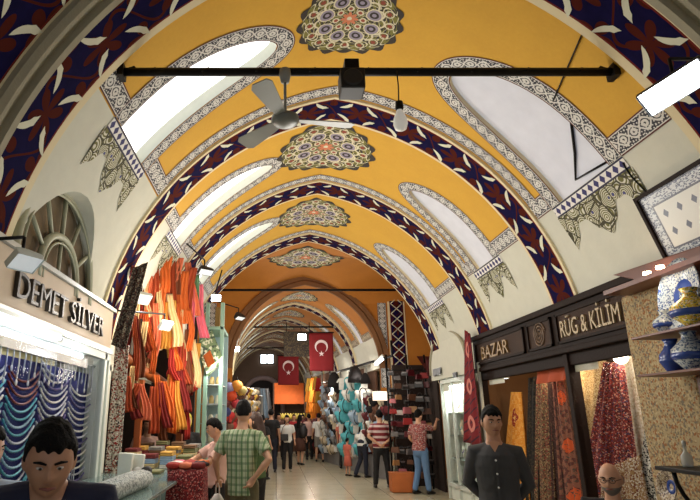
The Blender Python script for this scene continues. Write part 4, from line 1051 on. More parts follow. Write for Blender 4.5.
# lit white vitrine shop
vs = thing('white_jewellery_shop', 'brightly lit white glass shop front with necklace busts below an arched sign board', 'shop front', (3.7, 12.1, 0))
wl_ = mat('vitrine_white', C(220, 226, 216), .5)
ya, yb = 10.35, 12.5; vx = 3.62; zt_ = EYE+.72
mb = MB(); RB(mb, vs, (vx+.6, ya, 0), (vx+.65, yb, zt_)); RB(mb, vs, (vx, ya, zt_-.03), (vx+.6, yb, zt_+.02)); RB(mb, vs, (vx, yb-.04, 0), (vx+.6, yb, zt_)); RB(mb, vs, (vx, ya, 0), (vx+.6, ya+.04, zt_)); RB(mb, vs, (vx, ya, 0), (vx+.6, yb, .3)); mb.build('cabinet', wl_, vs)
mb = MB()
for y in (ya, ya+.72, ya+1.43, yb): RB(mb, vs, (vx-.05, y-.025, 0), (vx+.0, y+.025, zt_))
RB(mb, vs, (vx-.05, ya, zt_-.04), (vx+.0, yb, zt_+.04)); RB(mb, vs, (vx-.05, ya, .25), (vx, yb, .32)); mb.build('frame', whitemetal, vs)
mb = MB(); RB(mb, vs, (vx+.02, ya+.04, .32), (vx+.026, yb-.04, zt_-.04)); mb.build('glass_pane', glassm, vs)
mb = MB(); mb.tube([Vector(rel(vs, vx+.12, ya+.1, zt_-.07)), Vector(rel(vs, vx+.12, yb-.1, zt_-.07))], .022, 8); mb.build('light_tube', tubeE, vs)
cr = mat('bust_cream', C(226, 206, 180), .6); grn = mat('green_felt', C(120, 170, 150), .7)
for k in range(4):
    z = .34+k*.45; mb = MB(); RB(mb, vs, (vx+.05, ya+.05, z-.014), (vx+.58, yb-.05, z)); mb.build('shelf', mat('shelf_glass', C(170, 190, 184), .2), vs)
    for i in range(7):
        y = ya+.2+i*.29; t = thing('necklace_bust', '%s bust with a necklace, %s shelf up, %s from the near end' % ('cream' if k > 1 else 'white', ORD[k], ORD[i]), 'display bust', (vx+.28, y, z), group='necklace busts in the lit white shop')
        mb = MB(); mb.capsule([(0, 0, .03), (0, 0, .12), (0, 0, .2), (0, 0, .25), (0, 0, .29)], [(.03, .06), (.045, .09), (.04, .085), (.02, .03), (.018, .022)], 12, hint=(1, 0, 0)); mb.build('bust', cr if k > 1 else wl_, t)
        mb = MB(); mb.tube([(-.05+.02*abs(cos(a)), .062*cos(a), .17-.07*sin(a)) for a in [pi*j/12 for j in range(13)]], .009, 6); mb.build('necklace', NCOL[['turquoise', 'dark red', 'black', 'violet'][(i+k) % 4]], t)
# arched sign board over it
ab_ = thing('arched_sign_board', 'pale arched board over the lit white shop with two small dark name plates', 'sign', (3.5, 11.9, zt_))
mb = MB(); pts = [(0, 0)]+[(1.25-1.25*cos(pi*i/24), .12+.80*sin(pi*i/24)**.8) for i in range(25)]+[(2.5, 0)]
mb.prism([(a, b) for a, b in pts], (0, -1.5, .05), (0, 1, 0), (0, 0, 1), (.06, 0, 0)); mb.build('board', plaster, ab_)
mb = MB(); mb.tube([(-.01, -1.5+a, .05+b) for a, b in pts[1:-1]], .03, 6); mb.build('arch_moulding', greyst, ab_)
for (px, py, w, h, txt) in ((437, 372, .58, .15, 'ARMAS'), (455, 375, .24, .10, 'B.A')):
    p = PW(px, py, 3.47)-ab_.location; mb = MB(); mb.box((p.x, p.y, p.z), (.02, w, h)); mb.build('name_plate', mat('plate_dark', C(34, 34, 36), .5), ab_)
# ------------------------------------------------------------------ bag stall beyond the crossing corner
bs = thing('bag_stall', 'dark bag stall with maroon awning beside the lit white shop', 'market stall', (3.45, 14.2, 0))
pL, pR = PT(386, 400, 14.3), PT(426, 400, 14.3); zaw = PT(0, 372, 14.3).z; ztop = PT(0, 356, 14.3).z
maroon = mat('maroon_canvas', C(84, 22, 26), .85)
mb = MB(); RB(mb, bs, (pL.x+.25, 14.6, 0), (pR.x+.3, 14.66, zaw+.2)); RB(mb, bs, (pR.x+.05, 13.4, 0), (pR.x+.1, 14.6, zaw)); mb.build('back_panel', darkm, bs)
mb = MB(); mb.grid(lambda u, v: Vector(rel(bs, PT(398, 0, 13.6).x+(PT(427, 0, 13.6).x-PT(398, 0, 13.6).x)*u, 13.5+.9*v, zaw-.05+.45*v)), 6, 4); RB(mb, bs, (PT(398, 0, 13.6).x, 13.46, zaw-.15), (PT(427, 0, 13.6).x, 13.49, zaw+.22)); mb.build('awning', maroon, bs)
text_mesh('ADAL', .26, .008, 'awning_letters', mat('white_letters', C(214, 200, 196), .6), bs, Matrix.Translation(rel(bs, PT(405, 0, 13.5).x, 13.44, zaw-.06)) @ Matrix.Rotation(pi/2, 4, 'X'))
mb = MB()
for x in (pL.x, pR.x-.05, (pL.x+pR.x)/2): mb.tube([Vector(rel(bs, x, 14.0, 0)), Vector(rel(bs, x, 14.0, ztop))], .025, 8)
for z in (.9, 1.5, 2.1, 2.7): mb.tube([Vector(rel(bs, pL.x, 14.0, z)), Vector(rel(bs, pR.x, 14.0, z))], .016, 6)
mb.build('rack', ironm, bs)
BC = {'black': (30, 26, 28), 'maroon': (96, 24, 34), 'white': (210, 206, 200), 'blue': (60, 120, 180), 'grey': (110, 104, 104), 'pink': (190, 110, 120), 'brown': (96, 58, 38), 'red': (170, 36, 36), 'tan': (176, 130, 84)}
BMM = {k: mat('leather_'+k, C(*v), .45, noise=.2) for k, v in BC.items()}
PROT = {}
def bag(c, loc, w, label, group, rz=0):
    key = c
    if key not in PROT:
        t = thing('handbag', label, 'bag', loc, rz, group); mb = MB()
        mb.prism([(-.5, 0), (.5, 0), (.42, .62), (-.42, .62)], (0, -.13, 0), (1, 0, 0), (0, 0, 1), (0, .26, 0)); mb.build('body', BMM[c], t, bevel=.05)
        mb = MB(); mb.tube([(.25*cos(a), 0, .6+.38*sin(a)) for a in [pi*j/10 for j in range(11)]], .025, 6); mb.build('handle', BMM['black'], t)
        mb = MB(); mb.prism([(-.40, 0), (.40, 0), (.30, -.2), (-.30, -.2)], (0, -.15, .60), (1, 0, 0), (0, 0, 1), (0, .03, 0)); mb.build('flap', BMM['grey' if c == 'black' else c], t)
        PROT[key] = t
    else:
        t = copy_tree(PROT[key]); tag(t, label, 'bag', group); t.location = loc; t.rotation_euler = (0, 0, rz)
    t.scale = (w, w, w); return t
rw_ = 0
for z in (2.74, 2.46, 2.18, 1.9, 1.62, 1.34, 1.06, .78, .5):
    for i in range(6):
        x = pL.x+.06+i*(pR.x-pL.x-.1)/5.4; c = ['black', 'maroon', 'white', 'black', 'grey', 'maroon', 'pink', 'brown', 'black', 'red', 'tan'][(i*4+rw_*3) % 11]
        if rw_ == 5 and i == 3: c = 'blue'
        bag(c, (x, 13.80+.1*(i % 2), z-.24+rnd.uniform(-.06, .06)), rnd.uniform(.15, .24), '%s handbag on the rack, %s row down, %s from left' % (c, ORD[rw_], ORD[i]), 'handbags on the bag stall rack', rnd.uniform(-.6, .6))
    rw_ += 1
p = PG(400, 481); mb = MB(); bx = tag(mb.build('x', beam), '', ''); bpy.data.objects.remove(bx)
bx = thing('orange_crate', 'orange brown box on the floor below the bag stall', 'box', (PT(401, 478, 13.5).x, 13.45, 0))
ocm = mat('orange_crate', C(180, 96, 40), .6, noise=.2)
mb = MB(); mb.box((0, 0, .2), (.50, .36, .38)); mb.build('body', ocm, bx, bevel=.012)
mb = MB(); mb.box((0, 0, .40), (.52, .38, .03)); mb.build('lid', ocm, bx, bevel=.006)

# ------------------------------------------------------------------ garments for the far stalls
GC = {'white': (224, 222, 214), 'turquoise': (90, 180, 190), 'cream': (206, 190, 160), 'black': (30, 26, 28), 'orange': (226, 140, 44), 'red': (176, 40, 36), 'brown': (110, 74, 56), 'pale blue': (160, 184, 206), 'grey': (130, 128, 128), 'gold': (214, 170, 70), 'maroon': (96, 30, 36), 'green': (90, 130, 90)}
GM = {k: mat('cotton_'+k.replace(' ', '_'), C(*v), .85, noise=.2) for k, v in GC.items()}
GP = {}
def garment(c, loc, s, label, group, rz=0, kind='shirt'):
    key = (c, kind)
    if key not in GP:
        if kind == 'shirt':
            t = thing('hanging_shirt', label, 'shirt', loc, rz, group); mb = MB(); ol = [(-.07, 0), (.07, 0), (.24, -.05), (.36, -.26), (.28, -.31), (.21, -.2), (.2, -.72), (-.2, -.72), (-.21, -.2), (-.28, -.31), (-.36, -.26), (-.24, -.05)]
            mb.prism(ol, (0, -.035, 0), (1, 0, 0), (0, 0, 1), (0, .07, 0)); mb.build('cloth', GM[c], t, bevel=.02)
            mb = MB(); mb.tube([(-.2, 0, -.03), (0, 0, .03), (.2, 0, -.03)], .01, 6); mb.tube([(0, 0, .03), (0, 0, .09), (.03, 0, .12)], .006, 5); mb.build('hanger', alum, t)
        elif kind == 'dress':
            t = sheet('hanging_dress', (-.13, 0, 0), (.13, 0, 0), (-.3, 0, -1.0), (.3, 0, -1.0), (0, -1, 0), 3, .05, GM[c]); tag(t, label, 'dress', group)
        else:
            t = thing('cloth_bundle', label, 'cloth', loc, rz, group); mb = MB(); mb.ell((0, 0, -.15), (.2, .12, .16), nu=14, nv=10, fn=lambda q, w: w*(1+.18*sin(7*q.x+3*q.z)+.12*cos(9*q.y))); mb.build('cloth', GM[c], t)
            mb = MB(); mb.tube([(.1*cos(a), -.1, -.15+.17*sin(a)) for a in [2*pi*j/12 for j in range(13)]], .01, 5); mb.build('tie', GM['black'], t)
        GP[key] = t
    else: t = copy_tree(GP[key]); tag(t, label, {'shirt': 'shirt', 'dress': 'dress'}.get(kind, 'cloth'), group)
    t.location = loc; t.rotation_euler = (0, 0, rz); t.scale = (s, s, s); return t
def stall_goods(px0, px1, y0, y1, da, db, nx, ny, cols, kinds, where, cover=1.15, rz=0):
    nx, ny = int(nx*1.5), int(ny*1.5)
    for j in range(ny):
        for i in range(nx):
            f = (i+.5)/nx; px = px0+(px1-px0)*f+rnd.uniform(-1, 1); py = y0+(y1-y0)*(j+.15)/ny+rnd.uniform(-1, 1); d = da+(db-da)*f+.12*j/ny
            ph = (y1-y0)/ny*cover; hm = ph*d/560; k = kinds[(i+j) % len(kinds)]; c = cols[(i*2+j*3+rnd.randint(0, 1)) % len(cols)]
            s = hm/{'shirt': .8, 'dress': 1.0, 'bundle': .32}[k]
            nm = {'shirt': 'shirt', 'dress': 'dress', 'bundle': 'bundle'}[k]
            garment(c, PT(px, py, d), s, '%s %s, %s row, %s from left, %s' % (c, nm, ORD[j], ORD[i], where), nm+'s at the '+where, rz+rnd.uniform(-.3, .3), k)
def stallframe(px0, px1, ytop, da, db, name, label, m):
    a, b = PT(px0, ytop, da), PT(px1, ytop, db); t = thing(name, label, 'market stall', ((a.x+b.x)/2, (da+db)/2, 0))
    dx, dy = b.x-a.x, db-da; n = Vector((-dy, dx, 0)).normalized(); n = n if n.y > 0 else -n
    mb = MB(); o = Vector(t.location)
    A = [Vector((a.x, da, 0))+n*.3-o, Vector((b.x, db, 0))+n*.3-o]; zt = min(a.z, b.z)
    mb.prism([(0, 0), (1, 0), (1, zt), (0, zt)], A[0], A[1]-A[0], (0, 0, 1), n*.05); mb.build('back_panel', m, t)
    mb = MB()
    for q in A: mb.tube([q-n*.3, q-n*.3+Vector((0, 0, zt))], .03, 6)
    for z in (zt, zt*.7): mb.tube([A[0]-n*.3+Vector((0, 0, z)), A[1]-n*.3+Vector((0, 0, z))], .02, 6)
    mb.build('rail', alum, t)
    mb = MB(); mb.prism([(0, 0), (1, 0), (1, .7), (0, .7)], A[0]-n*.3, A[1]-A[0], (0, 0, 1), n*.25); mb.build('counter', GM['grey'], t); return t
brownw = mat('stall_brown', C(92, 60, 40), .8)
# right side, from the bag stall backwards
stallframe(362, 390, 392, 16.9, 15.8, 'clothes_stall', 'clothes stall with small white goods left of the bag stall', brownw)
stall_goods(366, 388, 396, 450, 16.6, 15.6, 4, 5, ['white', 'maroon', 'cream', 'pale blue', 'brown', 'black'], ['bundle', 'shirt'], 'stall beside the bags')
stallframe(340, 366, 366, 19.4, 17.2, 'clothes_stall', 'tall clothes stall with turquoise and white garments on the right', brownw)
stall_goods(341, 366, 376, 452, 19.0, 17.0, 5, 5, ['white', 'turquoise', 'pale blue', 'turquoise', 'white', 'turquoise', 'black', 'white'], ['shirt', 'dress', 'shirt', 'bundle'], 'turquoise stall')
stallframe(322, 341, 378, 22.5, 19.8, 'clothes_stall', 'clothes stall with black and pale goods behind the turquoise stall', brownw)
stall_goods(322, 340, 384, 450, 22.2, 19.6, 4, 6, ['cream', 'pale blue', 'brown', 'white', 'black', 'grey'], ['shirt', 'shirt', 'bundle'], 'stall behind turquoise one')
stallframe(306, 322, 372, 26.5, 23.2, 'clothes_stall', 'stall with bright orange garments on the right', brownw)
stall_goods(306, 321, 376, 420, 26, 23, 3, 3, ['orange', 'gold', 'orange', 'red'], ['dress'], 'orange garment stall')
stall_goods(307, 321, 418, 448, 26, 23, 3, 2, ['white', 'maroon', 'brown'], ['bundle'], 'orange stall counter')
def dome(px, py, d, r, m, label):
    p = PT(px, py, d); t = thing('hanging_cloak', label, 'cloak', tuple(p)); mb = MB()
    mb.lathe((0, 0, 0), [(0, r*.25), (r*.25, r*.2), (r*.6, -.2*r), (r*.85, -r*.9), (r*.95, -r*1.7), (r*.8, -r*1.7), (0, 0)], 20, M=Matrix.Diagonal((1, .6, 1, 1))); mb.build('cloth', m, t)
    mb = MB(); mb.tube([(0, 0, r*.2), (0, 0, r*.5), (.06, 0, r*.6)], .012, 6); mb.build('hook', alum, t)
dome(355, 368, 17.0, .25, GM['black'], 'black rounded cloak hanging above the turquoise garments')
dome(365, 374, 16.6, .16, GM['black'], 'smaller black cloak right of the rounded one')
dome(334, 374, 19.6, .26, GM['black'], 'black cloak hanging at the back stall left of the rounded one')
p = PT(376, 364, 15.6); q = PT(383, 358, 15.2)
t = thing('tube_lamp', 'slanting lit tube lamp above the stall left of the bags', 'light', tuple(p)); mb = MB(); mb.tube([(0, 0, 0), q-p], .05, 8); mb.build('tube', tubeE, t)
mb = MB(); mb.tube([Vector((0, 0, .06)), q-p+Vector((0, 0, .06))], .05, 6); mb.build('fitting', whitemetal, t)
LAMPS.append((p+Vector((0, -.3, -.2)), (0, -.6, -1), 40))
p = PT(346, 378, 17.2); t = thing('stall_awning_pole', 'long dark pole running above the right hand stalls', 'pole', tuple(PT(392, 356, 14.6)))
mb = MB(); mb.tube([(0, 0, 0), PT(330, 374, 21)-Vector(t.location)], .035, 8); mb.build('pole', ironm, t)
mb = MB(); e = PT(330, 374, 21)-Vector(t.location); mb.tube([e, e+Vector((0, 0, .4))], .03, 6); mb.tube([(0, 0, 0), (0, 0, .4)], .03, 6); mb.build('hanger_rod', ironm, t)
mb = MB(); o_ = PT(380, 396, 15.5); mb.box((0, 0, 0), (.40, .05, .24)); tag(mb.build('clothes_glow_panel', mat('clothes_glow', C(236, 214, 190), .5, emit=.7, ecol=(1, .85, .7, 1)), loc=o_, bevel=.01), 'small glowing panel added for lit white clothes at the stall left of the bags', 'sign')  # brightness of lit white clothes put into an added emissive panel
mb = MB(); o_ = PT(379, 350, 17.5); mb.box((0, 0, 0), (.42, .04, .80)); tag(mb.build('ochre_board', mat('ochre_board', C(196, 158, 62), .7), loc=o_, bevel=.01), 'plain ochre board on the wall beside the blue diamond pilaster', 'board')
# orange stall at the far middle
d = 29.0; a, b = PT(273, 383, d), PT(305, 383, d)
os_ = thing('orange_stall', 'stall with a big orange cloth wall under the red flags at the far end', 'market stall', ((a.x+b.x)/2, d, 0))
mb = MB(); RB(mb, os_, (a.x, d, PT(0, 404, d).z), (b.x, d+.06, a.z)); mb.build('orange_canopy', mat('orange_canvas', C(224, 104, 36), .8, noise=.2), os_, bevel=.01)
mb = MB(); RB(mb, os_, (a.x+.1, d-.5, 0), (b.x-.1, d-.1, 1.5)); mb.build('counter', brownw, os_)
mb = MB(); RB(mb, os_, (a.x, d-.05, 0), (a.x+.07, d, a.z)); RB(mb, os_, (b.x-.07, d-.05, 0), (b.x, d, a.z)); mb.build('post', brownw, os_)
for i in range(10):
    mb = MB(); mb.lathe((0, 0, 0), [(0, 0), (.07, 0), (.085, .1), (.06, .22), (.03, .27), (0, .28)], 10)
    tag(mb.build('goods_jar', mat('amber_goods', C(236, 196, 90), .4, noise=.4), loc=(a.x+.35+.13*i, d-.3, 1.5)), 'amber yellow jar on the orange stall counter, %s from the left' % ORD[i], 'jar', 'amber jars on the orange stall')
LAMPS.append((Vector(((a.x+b.x)/2, d-1.2, 2.6)), (0, .6, -.6), 60))
# left far: shelf unit, balls, tapering goods, dresses
sh = thing('goods_shelf', 'tall shelf of cream boxes beyond the green booth', 'shelf', (PT(214, 400, 12.6).x, 12.8, 0)); a, b = PT(207, 370, 12.6), PT(224, 370, 12.6)
mb = MB(); RB(mb, sh, (a.x, 12.9, 0), (b.x, 12.95, a.z)); RB(mb, sh, (a.x, 12.55, 0), (a.x+.03, 12.9, a.z)); RB(mb, sh, (b.x-.03, 12.55, 0), (b.x, 12.9, a.z)); mb.build('case', brownw, sh)
boxm = [mat('box_cream', C(212, 188, 140), .7, noise=.3), mat('box_white', C(226, 220, 200), .7), mat('box_tan', C(160, 112, 66), .7)]
for k in range(8):
    z = .9+k*.24; mb = MB(); RB(mb, sh, (a.x+.03, 12.56, z-.02), (b.x-.03, 12.9, z)); mb.build('shelf_board', brownw, sh)
    for i in range(3):
        w = (b.x-a.x-.1)/3; mb = MB(); mb.box((0, 0, .08), (w*.88, .2, .16+.02*((i+k) % 2)))
        tag(mb.build('goods_box', boxm[(i+k*2) % 3], loc=(a.x+.05+w*(i+.5), 12.72, z+.011), bevel=.008), '%s box on the tall shelf, %s shelf up, %s from left' % (['cream', 'white', 'tan'][(i+k*2) % 3], ORD[k], ORD[i]), 'box', 'boxes on the tall shelf')
for i, (px, py, r, c, n) in enumerate(((229, 388, 6, (150, 150, 190), 'lilac'), (237, 386, 6, (228, 150, 60), 'orange'), (231, 396, 6, (220, 80, 40), 'red orange'), (243, 390, 4, (210, 190, 120), 'pale yellow'), (226, 403, 5, (120, 60, 60), 'maroon'), (236, 404, 5, (190, 60, 70), 'red'), (226, 412, 5, (60, 70, 130), 'blue'))):
    dd_ = 13.4; t = thing('paper_lantern', '%s round lantern hanging in the cluster left of the cream goods' % n, 'lantern', tuple(PT(px, py, dd_)), group='round lanterns')
    rr = r*dd_/560; mb = MB(); mb.ell((0, 0, 0), (rr, rr, rr*.92), nu=20, nv=12, fn=lambda q, w: w*(1+.02*cos(q.z*30))); mb.build('globe', mat('lantern_'+n.replace(' ', '_'), C(*c), .6), t)
    mb = MB(); mb.lathe((0, 0, rr*.85), [(rr*.3, 0), (rr*.3, rr*.15), (0, rr*.16)], 12); mb.tube([(0, 0, rr), (0, 0, rr*1.5)], .01, 5); mb.build('cap', ironm, t)
stallframe(240, 262, 392, 17.0, 20.5, 'clothes_stall', 'stall of cream and brown goods in the far left row', brownw)
stall_goods(224, 242, 400, 440, 14.4, 16.2, 4, 3, ['maroon', 'brown', 'cream', 'red', 'green'], ['bundle'], 'by the lanterns')
stall_goods(240, 256, 388, 428, 16.8, 19.6, 5, 5, ['cream', 'gold', 'white', 'brown', 'cream', 'maroon'], ['bundle'], 'cream goods stall')
stall_goods(255, 268, 384, 408, 21, 24, 2, 1, ['pale blue', 'grey'], ['dress'], 'far left hanging row')
mb = MB()
# flags
flagm = mat('flag_red', C(120, 15, 22), .85, noise=.15); flagw = mat('flag_white', C(226, 206, 206), .8)
def flag(px0, py0, px1, py1, d, label, emblem=True):
    a, b = PT(px0, py0, d), PT(px1, py1, d); w, h = b.x-a.x, a.z-b.z; t = thing('hanging_flag', label, 'flag', ((a.x+b.x)/2, d, a.z))
    s = sheet('cloth', (-w/2, 0, 0), (w/2, 0, 0), (-w/2, 0, -h), (w/2, 0, -h), (0, -1, 0), 1.5, w*.012, flagm, parent=t); s.location = (0, 0, 0)
    mb = MB(); mb.tube([(-w/2-.04, 0, .02), (w/2+.04, 0, .02)], .02, 8); mb.build('rod', ironm, t)
    if emblem:
        R1 = w*.27; R2 = w*.215; cy = -h*.36; mb = MB()
        outer = [(R1*cos(x), R1*sin(x)) for x in [radians(-60+0)+(radians(300))*i/30 for i in range(31)]]
        # crescent opening downward
        th = [radians(-52)+radians(284)*i/32 for i in range(33)]
        o1 = [(R1*cos(x), cy+R1*sin(x)) for x in th]; o2 = [(R2*cos(x)*1.0, cy-R1*.2+R2*sin(x)) for x in th]
        y0, y1 = -w*.035-.01, -w*.035
        for i in range(32):
            q = [o1[i], o1[i+1], o2[i+1], o2[i]]; mb.raw([(u, y0, v) for u, v in q]+[(u, y1, v) for u, v in q], [(0,1,2,3),(7,6,5,4),(0,4,5,1),(2,6,7,3)], 0, False)
        sy = cy-R1*1.12; sr = w*.12; star = [((sr if k % 2 == 0 else sr*.4)*sin(pi*k/5), sy+(sr if k % 2 == 0 else sr*.4)*cos(pi*k/5)) for k in range(10)]
        mb.prism(star, (0, y0, 0), (1, 0, 0), (0, 0, 1), (0, .01, 0)); mb.build('crescent_and_star', flagw, t)
flag(309, 333, 334, 371, 18.8, 'larger red crescent and star flag hanging nearest, on the right')
flag(278, 356, 299, 385, 22.0, 'red crescent and star flag left of and behind the larger one')
flag(257, 394, 270, 412, 27.0, 'small red crescent and star flag furthest away, low on the left')
hb = PT(298, 344, 19.6); t = thing('hanging_board', 'dark hanging board behind the larger red flag', 'board', tuple(hb))
mb = MB(); mb.box((0, 0, 0), (1.0, .06, .86)); mb.build('panel', mat('board_dark', rough=.7, fn=f_speck(C(44, 34, 28), [C(90, 76, 50), C(60, 50, 36)], 12)), t, bevel=.01)
mb = MB()
for x in (-.4, .4): mb.tube([(x, 0, .43), (x, 0, .75)], .015, 6)
mb.build('chain', ironm, t)

def cable(pts, label, r=.008):
    P = [Vector(q) for q in pts]; O = P[0].copy(); mb = MB(); mb.tube([q-O for q in P], r, 6)
    tag(mb.build('cable', ironm, loc=O), label, 'cable')
cable([V1.p(1, 4.72+.02*sin(i), 1.7-.075*i, .012) for i in range(14)]+[V1.p(1, 5.35, .72, .02)], 'thin dark cable running down the right wall from the palmette ornament')
cable([V1.p(1, 4.0+.09*i, 2.75-.02*i, .014) for i in range(10)], 'thin cable crossing the ochre field on the right near the big floodlight')
# ------------------------------------------------------------------ people
SK = mat('skin', C(206, 156, 126), .5, noise=.06); SKT = mat('skin_tan', C(192, 142, 112), .5, noise=.06)
HB = mat('black_hair', C(12, 10, 10), .75, noise=.3, bump=.8, bscale=140, spec=.2); HG = mat('grey_beard', C(110, 104, 98), .8)
EW = mat('eye_white', C(206, 200, 192), .3); EB = mat('eye_dark', C(24, 16, 12), .2); LP = mat('lips', C(140, 82, 70), .5)
SHOE = mat('shoe_black', C(24, 22, 22), .4); SHW = mat('shoe_pale', C(160, 150, 130), .6)
def rem(o, vox, disp=0):
    m = o.modifiers.new('remesh', 'REMESH'); m.mode = 'VOXEL'; m.voxel_size = vox; m.use_smooth_shade = True
    s = o.modifiers.new('smooth', 'SMOOTH'); s.factor = .5; s.iterations = 2 if vox < .009 else 3
    if disp:
        t = bpy.data.textures.get('cloth_folds') or bpy.data.textures.new('cloth_folds', 'CLOUDS'); t.noise_scale = .09
        d = o.modifiers.new('folds', 'DISPLACE'); d.texture = t; d.strength = disp; d.mid_level = .5
    return o
def L_(a, b, t): return Vector(a)*(1-t)+Vector(b)*t
def person(label, loc, rz, h=1.75, pose=None, shirt=None, pants=None, hair=HB, skin=SK, sleeve='short', vox=.012, face=False, headrot=(0, 0), hairstyle='short', beard=None, fat=1.0, shoes=SHOE, glasses=False, skirt=None, group=None, bald=False, hem=None):
    k = h/1.75
    J = dict(pel=(0, .0, .92), wst=(0, .01, 1.06), cht=(0, .01, 1.26), upr=(0, .02, 1.40), nek=(0, .01, 1.47), hed=(0, -.015, 1.615),
             sl=(.180, .01, 1.375), sr=(-.180, .01, 1.375), el=(.235, .03, 1.13), er=(-.235, .03, 1.13), wl=(.245, -.05, .89), wr=(-.245, -.05, .89),
             hl=(.09, 0, .90), hr=(-.09, 0, .90), kl=(.105, -.02, .50), kr=(-.105, -.02, .50), al=(.11, .02, .085), ar=(-.11, .02, .085))
    if pose: J.update(pose)
    J = {a: Vector(b)*k for a, b in J.items()}
    r = thing('person', label, 'person', loc, rz, group)
    S3 = lambda *v: tuple(x*k for x in v)
    def torso(mb, g, z0=None):
        P = [J['pel']-Vector((0, 0, .06*k)), J['pel'], L_(J['pel'], J['wst'], .6), J['wst'], L_(J['wst'], J['cht'], .5), J['cht'], L_(J['cht'], J['upr'], .6), J['upr'], L_(J['upr'], J['nek'], .5), J['nek']]
        rr = [(.145, .105), (.158, .112), (.148, .105), (.140, .10), (.150, .108), (.165, .118), (.160, .108), (.115, .085), (.075, .066), (.058, .058)]
        mb.capsule(P, [((a+g)*k*(fat if i < 7 else 1), (b+g)*k*(fat if i < 7 else 1)) for i, (a, b) in enumerate(rr)], 20, hint=(1, 0, 0))
    # hips follow the facing of the chest
    mb = MB(); torso(mb, 0)
    mb.capsule([J['nek']-Vector((0, 0, .04*k)), L_(J['nek'], J['hed'], .3), L_(J['nek'], J['hed'], .75)], S3(.062, .056, .056), 14)
    HM = Matrix.Rotation(headrot[0], 4, 'Z') @ Matrix.Rotation(headrot[1], 4, 'X')
    def hd(q, w):
        x, y, z = w
        if q.z < 0: x *= 1-.25*(-q.z)**1.6; y *= 1-.10*(-q.z)**2
        if y < 0:
            gz = lambda a, b, c, d: math.exp(-((q.x-a)/b)**2-((q.z-c)/d)**2)
            y = y*.93-(.026*gz(0, .16, -.18, .13)+.014*gz(0, .13, .05, .2)+.008*gz(0, .6, .22, .08)+.010*gz(0, .28, -.74, .12)+.006*gz(0, .25, -.48, .08))*1.0
            y += .012*gz(.36, .17, .07, .09)+.012*gz(-.36, .17, .07, .09)+.005*gz(0, .3, -.37, .05)
        return Vector((x, y, z))*k
    mb.ell(J['hed'], (.077, .098, .122), nu=40, nv=30, M=HM, fn=hd)
    for s in (-1, 1): mb.ell(J['hed']+HM @ (Vector((s*.078, .012, -.005))*k), S3(.012, .022, .034), nu=10, nv=8, M=HM)
    for s, sh, e, w in ((1, 'sl', 'el', 'wl'), (-1, 'sr', 'er', 'wr')):
        A, B, W = J[sh], J[e], J[w]
        mb.capsule([L_(J['upr'], A, .5), A, L_(A, B, .35), L_(A, B, .8), B, L_(B, W, .3), L_(B, W, .75), W], S3(.052, .052, .049, .041, .038, .040, .029, .026), 12)
        fd = (W-B).normalized(); sd = Vector((0, 0, 1)).cross(fd); sd = sd.normalized() if sd.length > .2 else Vector((0, 1, 0))
        sd = Vector((0, 1, 0)) if abs(fd.z) > .8 else sd; pn = fd.cross(sd).normalized(); pc = W+fd*.05*k
        mb.capsule([W, W+fd*.03*k, W+fd*.085*k], [S3(.02, .026), S3(.016, .038), S3(.014, .040)], 12, hint=sd)
        inn = -pn*s if (pn.x > 0) else pn*s
        for i, (off, ln) in enumerate(((-.031, .062), (-.010, .074), (.011, .068), (.031, .052))):
            b0 = W+(fd*.085+sd*off)*k; mb.capsule([b0, b0+(fd*ln*.5+inn*.008)*k, b0+(fd*ln+inn*.028)*k], S3(.0095, .0085, .0075), 8)
        b0 = W+(fd*.03-sd*.03)*k; mb.capsule([b0, b0+(fd*.03-sd*.028+inn*.006)*k, b0+(fd*.062-sd*.032+inn*.016)*k], S3(.013, .011, .009), 8)
    for hp, kn, an in (('hl', 'kl', 'al'), ('hr', 'kr', 'ar')):
        mb.capsule([J[hp], L_(J[hp], J[kn], .5), J[kn], L_(J[kn], J[an], .3), L_(J[kn], J[an], .7), J[an]], S3(.088, .072, .054, .056, .042, .036), 14)
    body = rem(mb.build('body', skin, r), vox)
    # feet / shoes
    for an, kn, s in (('al', 'kl', 1), ('ar', 'kr', -1)):
        a = J[an]; dr = (J[kn]-a); fw = Vector((dr.x*.3, -1, 0)).normalized(); mb = MB()
        mb.capsule([a+Vector((0, .035, -.035))*k, a+(fw*.05+Vector((0, 0, -.045)))*k, a+(fw*.13+Vector((0, 0, -.055)))*k, a+(fw*.17+Vector((0, 0, -.06)))*k], [S3(.036, .045), S3(.042, .038), S3(.044, .028), S3(.036, .022)], 14, hint=(1, 0, 0))
        mb.build('shoe', shoes, r)
    # shirt
    if shirt is not None:
        mb = MB(); P0 = .0
        P = [J['pel']-Vector((0, 0, (hem or .04)*k)), J['pel'], L_(J['pel'], J['wst'], .6), J['wst'], L_(J['wst'], J['cht'], .5), J['cht'], L_(J['cht'], J['upr'], .6), J['upr'], L_(J['upr'], J['nek'], .55)]
        rr = [(.163, .118), (.166, .120), (.160, .116), (.155, .114), (.163, .122), (.174, .128), (.170, .120), (.128, .098), (.078, .072)]
        mb.tube(P, [((a+.006)*k*fat, (b+.006)*k*fat) for a, b in rr], 28, hint=(1, 0, 0))
        for s, sh, e, w in ((1, 'sl', 'el', 'wl'), (-1, 'sr', 'er', 'wr')):
            A, B, W = J[sh], J[e], J[w]
            if sleeve == 'long': mb.capsule([L_(J['upr'], A, .35), A, L_(A, B, .5), B, L_(B, W, .5), L_(B, W, .93)], S3(.060, .064, .060, .054, .047, .040), 16)
            elif sleeve == 'short': mb.tube([L_(J['upr'], A, .3), A+(A-J['upr'])*.05, L_(A, B, .3), L_(A, B, .72)], S3(.062, .068, .068, .068), 16)
            else: mb.capsule([L_(J['upr'], A, .5), A], S3(.07, .062), 12)
        rem(mb.build('shirt', shirt, r), vox, .012)
